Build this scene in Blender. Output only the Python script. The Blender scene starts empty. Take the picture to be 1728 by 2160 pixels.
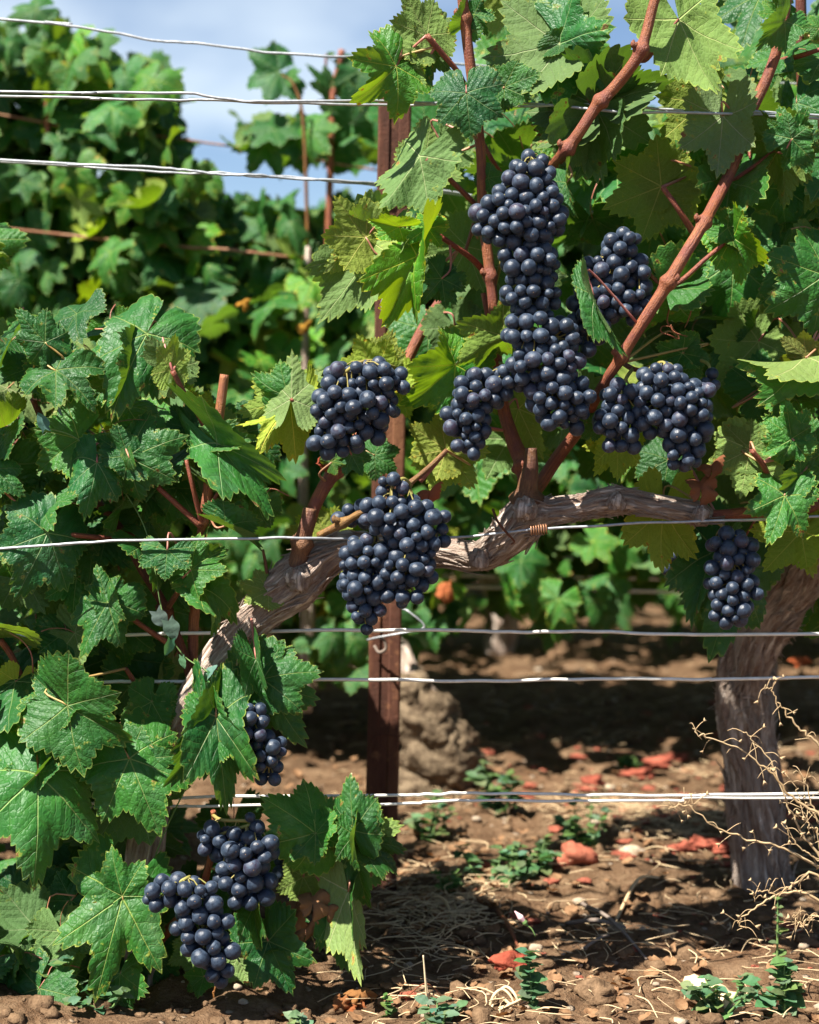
import bpy, math, random
import numpy as np
from mathutils import Vector, Matrix, noise

# ------------------------------------------------------------------ camera, sky, sun, exposure
SC = bpy.context.scene
COL = SC.collection
FPX, CX, CY = 3750.0, 864.0, 1080.0          # focal length and centre in photograph pixels
CAM_H, PITCH = 0.60, math.atan(280.0 / 3750.0)
cam_data = bpy.data.cameras.new('camera')
cam = bpy.data.objects.new('camera', cam_data)
COL.objects.link(cam)
cam.location = (0, 0, CAM_H)
cam.rotation_euler = (math.pi / 2 - PITCH, 0, 0)
cam_data.sensor_fit = 'VERTICAL'
cam_data.sensor_height = 36.0
cam_data.lens = FPX / 2160 * 36.0
cam_data.clip_start, cam_data.clip_end = 0.02, 500
cam_data.dof.use_dof = True
cam_data.dof.focus_distance = 1.68
cam_data.dof.aperture_fstop = 5.0
SC.camera = cam

SUN_DIR = Vector((0.42, 0.32, -0.83)).normalized()      # the way the light travels
sd = bpy.data.lights.new('sun', 'SUN')
sd.energy = 5.0
sd.angle = math.radians(0.5)
sd.color = (1.0, 0.95, 0.86)
sun = bpy.data.objects.new('sun', sd)
COL.objects.link(sun)
sun.rotation_euler = SUN_DIR.to_track_quat('-Z', 'Y').to_euler()

world = bpy.data.worlds.new('World')
SC.world = world
world.use_nodes = True
wn, wl = world.node_tree.nodes, world.node_tree.links
wn.clear()
w_out = wn.new('ShaderNodeOutputWorld')
w_bg = wn.new('ShaderNodeBackground')
w_sky = wn.new('ShaderNodeTexSky')
w_sky.sky_type = 'NISHITA'
w_sky.sun_disc = False
w_sky.sun_elevation = math.asin(-SUN_DIR.z)
w_sky.sun_rotation = math.atan2(-SUN_DIR.x, -SUN_DIR.y)
w_sky.air_density = 0.72
w_sky.dust_density = 0.4
w_sky.ozone_density = 2.0
w_tc = wn.new('ShaderNodeTexCoord')
w_map = wn.new('ShaderNodeMapping')
w_map.inputs['Scale'].default_value = (1.0, 1.0, 2.2)
w_map.inputs['Location'].default_value = (0.35, 0.1, 0.12)
w_no = wn.new('ShaderNodeTexNoise')
w_no.inputs['Scale'].default_value = 4.2
w_no.inputs['Detail'].default_value = 7
w_no.inputs['Roughness'].default_value = 0.52
w_rmp = wn.new('ShaderNodeValToRGB')
w_rmp.color_ramp.elements[0].position = 0.47
w_rmp.color_ramp.elements[1].position = 0.70
w_rmp.color_ramp.elements[0].color = (0, 0, 0, 1)
w_rmp.color_ramp.elements[1].color = (1, 1, 1, 1)
w_mix = wn.new('ShaderNodeMix')
w_mix.data_type = 'RGBA'
w_mix.inputs['B'].default_value = (7.4, 8.3, 8.9, 1)
w_bg.inputs['Strength'].default_value = 0.05
wl.new(w_tc.outputs['Generated'], w_map.inputs['Vector'])
wl.new(w_map.outputs['Vector'], w_no.inputs['Vector'])
wl.new(w_no.outputs['Fac'], w_rmp.inputs['Fac'])
# fair-weather clouds lie in a low band all round the horizon, the zenith is clear
w_sep = wn.new('ShaderNodeSeparateXYZ')
w_band = wn.new('ShaderNodeMapRange')
w_band.inputs['From Min'].default_value = 0.30
w_band.inputs['From Max'].default_value = 0.10
w_mul = wn.new('ShaderNodeMath')
w_mul.operation = 'MULTIPLY'
wl.new(w_tc.outputs['Generated'], w_sep.inputs[0])
wl.new(w_sep.outputs[2], w_band.inputs['Value'])
wl.new(w_rmp.outputs['Color'], w_mul.inputs[0])
wl.new(w_band.outputs[0], w_mul.inputs[1])
wl.new(w_mul.outputs[0], w_mix.inputs['Factor'])
wl.new(w_sky.outputs['Color'], w_mix.inputs['A'])
wl.new(w_mix.outputs['Result'], w_bg.inputs['Color'])
wl.new(w_bg.outputs['Background'], w_out.inputs['Surface'])

SC.view_settings.view_transform = 'Standard'
SC.view_settings.look = 'None'
SC.view_settings.exposure = 1.55
SC.view_settings.gamma = 1.0
SC.view_settings.use_curve_mapping = False
SC.render.engine = 'CYCLES'
SC.cycles.max_bounces = 5
SC.cycles.transparent_max_bounces = 6
SC.cycles.transmission_bounces = 4
SC.cycles.diffuse_bounces = 2
SC.cycles.glossy_bounces = 2

# ------------------------------------------------------------------ helpers
R = random.Random(7)
NR = np.random.RandomState(11)
CP, SP = math.cos(PITCH), math.sin(PITCH)


def P(px, py, d):
    """world point seen at photograph pixel (px, py), d metres in front of the camera (along the ground)"""
    x, y = (px - CX) / FPX, -(py - CY) / FPX
    dy, dz = CP + y * SP, -SP + y * CP
    t = d / dy
    return Vector((x * t, d, CAM_H + dz * t))


def pix(v):
    x, y, z = v[0], v[1], v[2] - CAM_H
    dep = y * CP - z * SP
    up = y * SP + z * CP
    return CX + x / dep * FPX, CY - up / dep * FPX


def G(px, py):
    """point of the flat ground seen at a pixel"""
    return P(px, py, CAM_H * FPX / (py - 800.0))


def tag(o, label=None, cat=None, group=None, kind=None):
    if label: o['label'] = label
    if cat: o['category'] = cat
    if group: o['group'] = group
    if kind: o['kind'] = kind
    return o


def empty(name, loc=(0, 0, 0)):
    o = bpy.data.objects.new(name, None)
    o.empty_display_size = 0.05
    o.location = loc
    COL.objects.link(o)
    return o


def put(name, me, parent=None, mat=None, M=None, color=None):
    """link a mesh object; vertices / matrix are in world space, the parent is an unrotated empty or a mesh"""
    o = bpy.data.objects.new(name, me)
    if mat is not None and len(me.materials) == 0:
        me.materials.append(mat)
    COL.objects.link(o)
    M = M if M is not None else Matrix.Identity(4)
    if parent is not None:
        o.parent = parent
        pm = WORLD.get(parent.name)
        if pm is None:
            pm = Matrix.Translation(parent.location)
        o.matrix_parent_inverse = pm.inverted()
        o.matrix_basis = M
    else:
        o.matrix_basis = M
    WORLD[o.name] = M
    if color is not None:
        o.color = (*color, 1)
    return o


WORLD = {}


def mesh_np(name, V, F, smooth=True, attrs=None):
    me = bpy.data.meshes.new(name)
    me.from_pydata([tuple(v) for v in V], [], [tuple(f) for f in F])
    if smooth:
        me.polygons.foreach_set('use_smooth', np.ones(len(me.polygons), dtype=bool))
    if attrs:
        for k, a in attrs.items():
            at = me.attributes.new(k, 'FLOAT_VECTOR', 'POINT')
            at.data.foreach_set('vector', np.asarray(a, dtype=np.float32).ravel())
    me.update()
    return me


def catmull(pts, n):
    pts = [Vector(p) for p in pts]
    if len(pts) == 2:
        return [pts[0].lerp(pts[1], i / n) for i in range(n + 1)]
    ext = [pts[0] * 2 - pts[1]] + pts + [pts[-1] * 2 - pts[-2]]
    seg = len(pts) - 1
    out = []
    for i in range(n + 1):
        s = i / n * seg
        k = min(int(s), seg - 1)
        t = s - k
        a, b, c, d = ext[k], ext[k + 1], ext[k + 2], ext[k + 3]
        out.append(0.5 * ((2 * b) + (c - a) * t + (2 * a - 5 * b + 4 * c - d) * t * t + (3 * b - a - 3 * c + d) * t ** 3))
    return out


def tube_arrays(path, radii, sides=8, disp=None, cap=True):
    """path: list of Vectors; radii: per point; returns V, F, attribute (r*cos, r*sin, s)"""
    n = len(path)
    V, A = [], []
    T = [(path[min(i + 1, n - 1)] - path[max(i - 1, 0)]).normalized() for i in range(n)]
    up = Vector((0.13, 0.2, 0.97)) if abs(T[0].z) < 0.9 else Vector((0.95, 0.2, 0.1))
    N = (up - T[0] * up.dot(T[0])).normalized()
    s = 0.0
    for i in range(n):
        if i:
            s += (path[i] - path[i - 1]).length
            N = (N - T[i] * N.dot(T[i])).normalized()
        B = T[i].cross(N)
        for k in range(sides):
            a = 2 * math.pi * k / sides
            r = radii[i]
            if disp:
                r *= disp(a, s, i / (n - 1))
            V.append(path[i] + (N * math.cos(a) + B * math.sin(a)) * r)
            A.append((radii[i] * math.cos(a), radii[i] * math.sin(a), s))
    F = []
    for i in range(n - 1):
        for k in range(sides):
            k2 = (k + 1) % sides
            F.append((i * sides + k, i * sides + k2, (i + 1) * sides + k2, (i + 1) * sides + k))
    if cap:
        F.append(tuple(range(sides))[::-1])
        F.append(tuple((n - 1) * sides + k for k in range(sides)))
    return V, F, A


def join(parts):
    V, F, A = [], [], []
    for v, f, a in parts:
        o = len(V)
        V += list(v)
        F += [tuple(i + o for i in q) for q in f]
        A += list(a)
    return V, F, A


def rad_fn(ctrl, n):
    xs = np.linspace(0, 1, len(ctrl))
    return np.interp(np.linspace(0, 1, n + 1), xs, ctrl)


def tube(pts, radii, sides=8, n=24, disp=None, cap=True, jitter=0.0):
    path = catmull(pts, n)
    if jitter:
        path = [p + Vector((R.gauss(0, jitter), R.gauss(0, jitter), R.gauss(0, jitter))) for p in path]
    return tube_arrays(path, rad_fn(radii, n), sides, disp, cap)


# ------------------------------------------------------------------ node helper
class NT:
    def __init__(self, name):
        self.m = bpy.data.materials.new(name)
        self.m.use_nodes = True
        self.t = self.m.node_tree
        self.t.nodes.clear()
        self.out = self.t.nodes.new('ShaderNodeOutputMaterial')

    def n(self, typ, **kw):
        nd = self.t.nodes.new('ShaderNode' + typ)
        ins = kw.pop('ins', {})
        for k, v in kw.items():
            setattr(nd, k, v)
        for k, v in ins.items():
            self.set(nd.inputs[k], v)
        return nd

    def set(self, sock, v):
        if isinstance(v, bpy.types.NodeSocket):
            self.t.links.new(v, sock)
        else:
            if hasattr(sock.default_value, '__len__') and isinstance(v, (tuple, list)) and len(v) == 3 and len(sock.default_value) == 4:
                v = (*v, 1)
            sock.default_value = v

    def math(self, op, a, b=0.0, c=None, clamp=False):
        nd = self.n('Math', operation=op, use_clamp=clamp)
        self.set(nd.inputs[0], a)
        self.set(nd.inputs[1], b)
        if c is not None:
            self.set(nd.inputs[2], c)
        return nd.outputs[0]

    def mix(self, f, a, b, blend='MIX'):
        nd = self.n('Mix', data_type='RGBA', blend_type=blend)
        self.set(nd.inputs['Factor'], f)
        self.set(nd.inputs['A'], a)
        self.set(nd.inputs['B'], b)
        return nd.outputs['Result']

    def fmix(self, f, a, b):
        nd = self.n('Mix', data_type='FLOAT')
        self.set(nd.inputs['Factor'], f)
        self.set(nd.inputs['A'], a)
        self.set(nd.inputs['B'], b)
        return nd.outputs['Result']

    def noise(self, vec, scale, detail=3, rough=0.5, w=None):
        nd = self.n('TexNoise', ins={'Scale': scale, 'Detail': detail, 'Roughness': rough})
        if vec is not None:
            self.set(nd.inputs['Vector'], vec)
        return nd.outputs['Fac']

    def ramp(self, f, stops):
        nd = self.n('ValToRGB')
        el = nd.color_ramp.elements
        while len(el) < len(stops):
            el.new(0.5)
        for e, (p, c) in zip(el, stops):
            e.position = p
            e.color = (*c, 1) if len(c) == 3 else c
        self.set(nd.inputs['Fac'], f)
        return nd.outputs['Color']

    def step(self, v, a, b):
        nd = self.n('MapRange', ins={'From Min': a, 'From Max': b, 'To Min': 0.0, 'To Max': 1.0})
        nd.clamp = True
        self.set(nd.inputs['Value'], v)
        return nd.outputs[0]

    def attr(self, name):
        return self.n('Attribute', attribute_name=name)

    def bump(self, h, strength, dist):
        nd = self.n('Bump', ins={'Strength': strength, 'Distance': dist})
        self.set(nd.inputs['Height'], h)
        return nd.outputs['Normal']

    def vmap(self, v, scale=(1, 1, 1), loc=(0, 0, 0)):
        nd = self.n('Mapping')
        self.set(nd.inputs['Vector'], v)
        nd.inputs['Scale'].default_value = scale
        nd.inputs['Location'].default_value = loc
        return nd.outputs['Vector']

    def vadd(self, a, b):
        nd = self.n('VectorMath', operation='ADD')
        self.set(nd.inputs[0], a)
        self.set(nd.inputs[1], b)
        return nd.outputs[0]

    def principled(self, **kw):
        nd = self.n('BsdfPrincipled')
        for k, v in kw.items():
            self.set(nd.inputs[k.replace('_', ' ')], v)
        return nd.outputs['BSDF']

    def done(self, sh):
        self.t.links.new(sh, self.out.inputs['Surface'])
        return self.m


# ------------------------------------------------------------------ materials
def mat_leaf():
    t = NT('vine_leaf')
    lv = t.attr('lv').outputs['Vector']
    sep = t.n('SeparateXYZ', ins={0: lv})
    u, v, edge = sep.outputs[0], sep.outputs[1], sep.outputs[2]
    lxy0 = t.attr('lxy').outputs['Vector']
    oi = t.n('ObjectInfo')
    rnd = oi.outputs['Random']
    off = t.math('MULTIPLY', rnd, 37.0)
    comb = t.n('CombineXYZ', ins={0: off, 1: off, 2: off})
    lxy = t.vadd(lxy0, comb.outputs[0])
    bf = t.n('NewGeometry').outputs['Backfacing']
    # veins
    w = t.math('MULTIPLY_ADD', u, -0.009, 0.0135)
    w = t.math('MAXIMUM', w, 0.0035)
    m1 = t.math('SUBTRACT', 1.0, t.math('DIVIDE', v, w), clamp=True)
    m1 = t.math('POWER', m1, 0.6)
    dn = t.math('SUBTRACT', t.noise(lxy, 5.0, 2), 0.5)
    p = t.math('DIVIDE', t.math('SUBTRACT', u, t.math('MULTIPLY', v, 0.82)), 0.150)
    p = t.math('MULTIPLY_ADD', dn, 0.75, p)
    p = t.math('ADD', p, t.math('MULTIPLY', rnd, 3.0))
    tri = t.math('PINGPONG', p, 0.5)
    w2 = t.math('MULTIPLY_ADD', v, -0.06, 0.044)
    w2 = t.math('MAXIMUM', w2, 0.012)
    m2 = t.math('SUBTRACT', 1.0, t.math('DIVIDE', tri, w2), clamp=True)
    m2 = t.math('MULTIPLY', m2, t.step(v, 0.0, 0.01))
    vor = t.n('TexVoronoi', feature='DISTANCE_TO_EDGE', ins={'Scale': 17.0, 'Randomness': 1.0})
    dist_n = t.n('TexNoise', ins={'Scale': 9.0, 'Detail': 2.0})
    t.set(dist_n.inputs['Vector'], lxy)
    wob = t.n('VectorMath', operation='MULTIPLY_ADD')
    t.set(wob.inputs[0], dist_n.outputs['Color'])
    wob.inputs[1].default_value = (0.05, 0.05, 0.05)
    t.set(wob.inputs[2], lxy)
    t.set(vor.inputs['Vector'], wob.outputs[0])
    m3 = t.math('SUBTRACT', 1.0, t.math('DIVIDE', vor.outputs['Distance'], 0.11), clamp=True)
    m3 = t.math('POWER', m3, 1.5)
    # puckering between the veins
    big = t.noise(lxy, 7.0, 2)
    quilt = t.math('MINIMUM', t.math('MULTIPLY', vor.outputs['Distance'], 2.2), 0.5)
    quilt2 = t.math('MULTIPLY', tri, 1.0)
    h = t.math('MULTIPLY', m1, -1.2)
    h = t.math('MULTIPLY_ADD', m2, -0.6, h)
    h = t.math('MULTIPLY_ADD', quilt, 0.38, h)
    h = t.math('MULTIPLY_ADD', quilt2, 0.8, h)
    h = t.math('MULTIPLY_ADD', big, 0.9, h)
    fine = t.noise(lxy, 60.0, 3)
    h = t.math('MULTIPLY_ADD', fine, 0.12, h)
    sgn = t.math('MULTIPLY_ADD', bf, -2.0, 1.0)
    h = t.math('MULTIPLY', h, sgn)
    nrm = t.bump(h, 0.6, 0.0024)
    # colours
    mott = t.noise(lxy, 3.0, 4, 0.6)
    cell = t.n('TexVoronoi', feature='F1', ins={'Scale': 17.0})
    t.set(cell.inputs['Vector'], wob.outputs[0])
    cellr = t.n('SeparateColor', ins={0: cell.outputs['Color']}).outputs[0]
    top = t.mix(rnd, (0.009, 0.078, 0.014), (0.028, 0.126, 0.014))
    top = t.mix(t.math('MULTIPLY', t.step(mott, 0.42, 0.72), 0.6), top, (0.045, 0.165, 0.018))
    top = t.mix(t.math('MULTIPLY', cellr, 0.22), top, (0.012, 0.062, 0.018))
    top = t.mix(t.math('MULTIPLY', m3, 0.25), top, (0.012, 0.055, 0.013))
    top = t.mix(t.math('MULTIPLY', m2, 0.35), top, (0.12, 0.25, 0.06))
    top = t.mix(t.math('MULTIPLY', m1, 0.8), top, (0.28, 0.38, 0.11))
    # dusty spray residue on the upper side
    dust = t.step(t.noise(lxy, 2.3, 5, 0.65), 0.50, 0.75)
    top = t.mix(t.math('MULTIPLY', dust, 0.19), top, (0.20, 0.30, 0.20))
    speck = t.n('TexVoronoi', feature='F1', ins={'Scale': 26.0})
    t.set(speck.inputs['Vector'], lxy)
    sp = t.math('SUBTRACT', 1.0, t.step(speck.outputs['Distance'], 0.04, 0.10))
    spr = t.n('SeparateColor', ins={0: speck.outputs['Color']}).outputs[1]
    sp = t.math('MULTIPLY', sp, t.step(spr, 0.80, 0.84))
    top = t.mix(t.math('MULTIPLY', sp, 0.55), top, (0.45, 0.48, 0.30))
    back = t.mix(rnd, (0.090, 0.155, 0.048), (0.125, 0.190, 0.052))
    back = t.mix(t.math('MULTIPLY', t.step(mott, 0.4, 0.7), 0.5), back, (0.100, 0.180, 0.055))
    back = t.mix(t.math('MULTIPLY', m3, 0.35), back, (0.18, 0.26, 0.11))
    back = t.mix(t.math('MULTIPLY', m2, 0.65), back, (0.27, 0.34, 0.15))
    back = t.mix(t.math('MULTIPLY', m1, 0.95), back, (0.36, 0.41, 0.19))
    col = t.mix(bf, top, back)
    # yellow rim, brown blemishes
    rimn = t.math('MULTIPLY_ADD', t.noise(lxy, 6.0, 2), 0.05, 0.945)
    rim = t.step(edge, rimn, t.math('ADD', rimn, 0.03))
    col = t.mix(t.math('MULTIPLY', rim, 0.6), col, (0.30, 0.36, 0.06))
    bl = t.noise(lxy, 4.5, 4, 0.7)
    blm = t.step(t.math('MULTIPLY_ADD', edge, 0.10, bl), 0.735, 0.765)
    col = t.mix(t.math('MULTIPLY', blm, 0.85), col, (0.22, 0.10, 0.035))
    blh = t.math('SUBTRACT', t.step(t.math('MULTIPLY_ADD', edge, 0.10, bl), 0.69, 0.74), blm, clamp=True)
    col = t.mix(t.math('MULTIPLY', blh, 0.55), col, (0.34, 0.36, 0.05))
    col = t.mix(1.0, col, oi.outputs['Color'], 'MULTIPLY')
    rough = t.fmix(bf, t.math('MULTIPLY_ADD', mott, 0.25, 0.36), 0.72)
    pr = t.principled(Base_Color=col, Roughness=rough, Normal=nrm, Specular_IOR_Level=t.fmix(bf, 0.30, 0.15))
    tc = t.mix(m1, (0.22, 0.40, 0.02), (0.18, 0.26, 0.03))
    tc = t.mix(t.math('MULTIPLY', m2, 0.5), tc, (0.14, 0.24, 0.02))
    tc = t.mix(blm, tc, (0.15, 0.05, 0.01))
    tc = t.mix(1.0, tc, oi.outputs['Color'], 'MULTIPLY')
    tr = t.n('BsdfTranslucent', ins={'Color': tc})
    ms = t.n('MixShader', ins={0: 0.22})
    t.t.links.new(pr, ms.inputs[1])
    t.t.links.new(tr.outputs[0], ms.inputs[2])
    # insect holes: few, ragged, only in some blades
    hn = t.noise(t.vadd(lxy, (11.0, 3.0, 5.0)), 7.0, 3, 0.6)
    hole = t.math('GREATER_THAN', t.math('MULTIPLY', hn, t.math('GREATER_THAN', rnd, 0.45)), 0.735)
    tp = t.n('BsdfTransparent')
    m2s = t.n('MixShader', ins={0: hole})
    t.t.links.new(ms.outputs[0], m2s.inputs[1])
    t.t.links.new(tp.outputs[0], m2s.inputs[2])
    return t.done(m2s.outputs[0])


def mat_simple(name, c1, c2, rough=0.7, scale=40.0, bump=0.3, bdist=0.001, coord='Object', stretch=(1, 1, 1), spec=0.3, tint=False, metal=0.0, trans=None):
    t = NT(name)
    if coord == 'Object':
        v = t.n('TexCoord').outputs['Object']
    else:
        v = t.attr('tv').outputs['Vector']
    v = t.vmap(v, stretch)
    oi = t.n('ObjectInfo')
    off = t.n('CombineXYZ', ins={0: t.math('MULTIPLY', oi.outputs['Random'], 9.0)})
    v = t.vadd(v, off.outputs[0])
    a = t.noise(v, scale, 6, 0.62)
    b = t.noise(v, scale * 4.3, 4, 0.6)
    f = t.step(t.math('MULTIPLY_ADD', b, 0.4, t.math('MULTIPLY', a, 0.8)), 0.42, 0.78)
    col = t.mix(f, c1, c2)
    if tint:
        col = t.mix(1.0, col, oi.outputs['Color'], 'MULTIPLY')
    nrm = t.bump(t.math('ADD', a, t.math('MULTIPLY', b, 0.5)), bump, bdist)
    pr = t.principled(Base_Color=col, Roughness=rough, Normal=nrm, Specular_IOR_Level=spec, Metallic=metal)
    if trans:
        tr = t.n('BsdfTranslucent', ins={'Color': trans})
        ms = t.n('MixShader', ins={0: 0.25})
        t.t.links.new(pr, ms.inputs[1])
        t.t.links.new(tr.outputs[0], ms.inputs[2])
        return t.done(ms.outputs[0])
    return t.done(pr)


def mat_bark():
    t = NT('vine_bark')
    tv = t.attr('tv').outputs['Vector']
    # fibres run along the stem and wander a little
    wob = t.n('TexNoise', ins={'Scale': 16.0, 'Detail': 2.0})
    t.set(wob.inputs['Vector'], tv)
    wv = t.n('VectorMath', operation='MULTIPLY_ADD')
    t.set(wv.inputs[0], wob.outputs['Color'])
    wv.inputs[1].default_value = (0.012, 0.012, 0.012)
    t.set(wv.inputs[2], tv)
    v = t.vmap(wv.outputs[0], (1, 1, 0.07))
    f1 = t.noise(v, 170.0, 6, 0.7)
    f2 = t.noise(v, 520.0, 4, 0.65)
    f3 = t.noise(tv, 26.0, 4, 0.6)
    crack = t.step(f1, 0.40, 0.56)
    col = t.ramp(f1, [(0.30, (0.030, 0.018, 0.014)), (0.38, (0.24, 0.155, 0.115)), (0.47, (0.48, 0.36, 0.285)), (0.62, (0.66, 0.56, 0.47))])
    col = t.mix(t.math('MULTIPLY', t.step(f3, 0.5, 0.72), 0.55), col, (0.30, 0.255, 0.22))
    col = t.mix(t.math('MULTIPLY', t.step(f3, 0.52, 0.28), 0.45), col, (0.155, 0.065, 0.045))
    col = t.mix(t.math('MULTIPLY', t.step(f2, 0.55, 0.8), 0.35), col, (0.42, 0.35, 0.29))
    h = t.math('MULTIPLY_ADD', f2, 0.35, t.math('MULTIPLY_ADD', crack, 0.5, f1))
    nrm = t.bump(h, 1.0, 0.005)
    return t.done(t.principled(Base_Color=col, Roughness=0.85, Normal=nrm, Specular_IOR_Level=0.2))


def mat_cane():
    t = NT('cane_bark')
    tv = t.attr('tv').outputs['Vector']
    oi = t.n('ObjectInfo')
    v = t.vmap(tv, (1, 1, 0.05))
    f1 = t.noise(v, 900.0, 4, 0.6)
    f2 = t.noise(tv, 45.0, 4, 0.6)
    f3 = t.noise(tv, 700.0, 3, 0.6)
    col = t.mix(t.step(f1, 0.35, 0.65), (0.15, 0.045, 0.018), (0.34, 0.115, 0.044))
    col = t.mix(t.math('MULTIPLY', t.step(f2, 0.42, 0.62), 0.75), col, (0.15, 0.035, 0.028))
    col = t.mix(t.math('MULTIPLY', t.step(f3, 0.54, 0.66), 0.6), col, (0.12, 0.04, 0.025))
    col = t.mix(1.0, col, oi.outputs['Color'], 'MULTIPLY')
    nrm = t.bump(t.math('ADD', f1, f3), 0.8, 0.0014)
    return t.done(t.principled(Base_Color=col, Roughness=0.5, Normal=nrm, Specular_IOR_Level=0.4))


def mat_grape():
    t = NT('grape_skin')
    tc = t.n('TexCoord').outputs['Object']
    oi = t.n('ObjectInfo')
    rnd = oi.outputs['Random']
    off = t.n('CombineXYZ', ins={0: t.math('MULTIPLY', rnd, 50.0), 1: t.math('MULTIPLY', rnd, 31.0)})
    v = t.vadd(tc, off.outputs[0])
    # unit berry: object coordinates run from -1 to 1, the scar of the flower is at +Z
    a = t.noise(v, 1.3, 5, 0.62)
    b = t.noise(v, 7.0, 5, 0.7)
    c = t.noise(v, 30.0, 2, 0.6)
    bloom = t.step(t.math('MULTIPLY_ADD', b, 0.35, a), 0.50, 0.86)
    bloom = t.math('MULTIPLY', bloom, t.math('MULTIPLY_ADD', c, 0.5, 0.72))
    amount = t.math('MULTIPLY_ADD', rnd, 0.7, 0.35)
    bloom = t.math('MULTIPLY', bloom, amount, clamp=True)
    rub = t.step(t.noise(v, 2.2, 4, 0.65), 0.55, 0.62)         # rubbed patches without bloom
    bloom = t.math('MULTIPLY', bloom, t.math('MULTIPLY_ADD', rub, -0.75, 1.0))
    wine = t.mix(t.step(rnd, 0.85, 1.0), (0.007, 0.010, 0.021), (0.034, 0.012, 0.024))
    col = t.mix(t.math('MULTIPLY_ADD', bloom, 0.85, 0.12), wine, (0.049, 0.076, 0.118))
    sep = t.n('SeparateXYZ', ins={0: tc})
    rad = t.math('SQRT', t.math('ADD', t.math('MULTIPLY', sep.outputs[0], sep.outputs[0]), t.math('MULTIPLY', sep.outputs[1], sep.outputs[1])))
    up = t.step(sep.outputs[2], 0.0, 0.1)
    dot = t.math('MULTIPLY', t.math('SUBTRACT', 1.0, t.step(rad, 0.045, 0.075)), up)
    col = t.mix(dot, col, (0.30, 0.20, 0.12))
    ring = t.math('MULTIPLY', t.math('SUBTRACT', 1.0, t.step(rad, 0.09, 0.26)), up)
    col = t.mix(t.math('MULTIPLY', t.math('SUBTRACT', ring, dot, clamp=True), 0.5), col, (0.02, 0.014, 0.025))
    rough = t.fmix(bloom, 0.30, 0.66)
    nrm = t.bump(t.math('ADD', b, t.math('MULTIPLY', dot, 1.5)), 0.14, 0.02)
    return t.done(t.principled(Base_Color=col, Roughness=rough, Normal=nrm, Specular_IOR_Level=0.42, Sheen_Weight=0.12, Sheen_Roughness=0.4, Sheen_Tint=(0.55, 0.68, 0.95)))


def mat_soil():
    t = NT('soil')
    v = t.n('NewGeometry').outputs['Position']
    a = t.noise(v, 3.0, 5, 0.6)
    b = t.noise(v, 26.0, 7, 0.68)
    c = t.noise(v, 150.0, 5, 0.7)
    d = t.noise(v, 520.0, 3, 0.6)
    col = t.ramp(b, [(0.28, (0.05, 0.028, 0.015)), (0.48, (0.145, 0.083, 0.044)), (0.72, (0.28, 0.185, 0.108))])
    col = t.mix(t.math('MULTIPLY', t.step(c, 0.45, 0.75), 0.4), col, (0.34, 0.225, 0.14))
    col = t.mix(t.math('MULTIPLY', t.step(a, 0.5, 0.75), 0.35), col, (0.28, 0.14, 0.075))
    vor = t.n('TexVoronoi', feature='F1', ins={'Scale': 70.0})
    t.set(vor.inputs['Vector'], v)
    vr = t.n('SeparateColor', ins={0: vor.outputs['Color']}).outputs[0]
    peb = t.math('MULTIPLY', t.math('SUBTRACT', 1.0, t.step(vor.outputs['Distance'], 0.22, 0.34)), t.step(vr, 0.88, 0.90))
    col = t.mix(t.math('MULTIPLY', peb, 0.7), col, (0.50, 0.40, 0.30))
    h = t.math('MULTIPLY_ADD', c, 0.45, b)
    h = t.math('MULTIPLY_ADD', d, 0.12, h)
    h = t.math('MULTIPLY_ADD', peb, 0.3, h)
    nrm = t.bump(h, 1.0, 0.02)
    return t.done(t.principled(Base_Color=col, Roughness=0.95, Normal=nrm, Specular_IOR_Level=0.1))


def mat_rust():
    t = NT('rusty_steel')
    v = t.n('TexCoord').outputs['Object']
    vs = t.vmap(v, (1, 1, 0.25))
    a = t.noise(vs, 22.0, 6, 0.65)
    b = t.noise(v, 260.0, 5, 0.7)
    c = t.noise(v, 60.0, 4, 0.6)
    col = t.ramp(a, [(0.30, (0.035, 0.017, 0.013)), (0.5, (0.105, 0.042, 0.025)), (0.72, (0.21, 0.095, 0.045))])
    col = t.mix(t.math('MULTIPLY', t.step(b, 0.50, 0.72), 0.55), col, (0.10, 0.032, 0.02))
    col = t.mix(t.math('MULTIPLY', t.step(c, 0.60, 0.72), 0.45), col, (0.34, 0.16, 0.075))
    nrm = t.bump(t.math('MULTIPLY_ADD', c, 0.6, b), 0.6, 0.0018)
    return t.done(t.principled(Base_Color=col, Roughness=0.85, Normal=nrm, Metallic=0.1, Specular_IOR_Level=0.25))


def mat_wire(name, c1, c2, rust, metal=0.35):
    t = NT(name)
    tv = t.attr('tv').outputs['Vector']
    a = t.noise(tv, 14.0, 5, 0.6)
    b = t.noise(tv, 400.0, 3, 0.6)
    c = t.noise(tv, 90.0, 4, 0.6)
    col = t.mix(t.step(c, 0.4, 0.7), c1, c2)
    col = t.mix(t.math('MULTIPLY', t.step(a, 0.66 - rust * 0.2, 0.74 - rust * 0.2), 0.8), col, (0.20, 0.075, 0.03))
    nrm = t.bump(t.math('ADD', b, c), 0.35, 0.0006)
    return t.done(t.principled(Base_Color=col, Roughness=0.45, Metallic=metal, Normal=nrm, Specular_IOR_Level=0.5))


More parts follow.
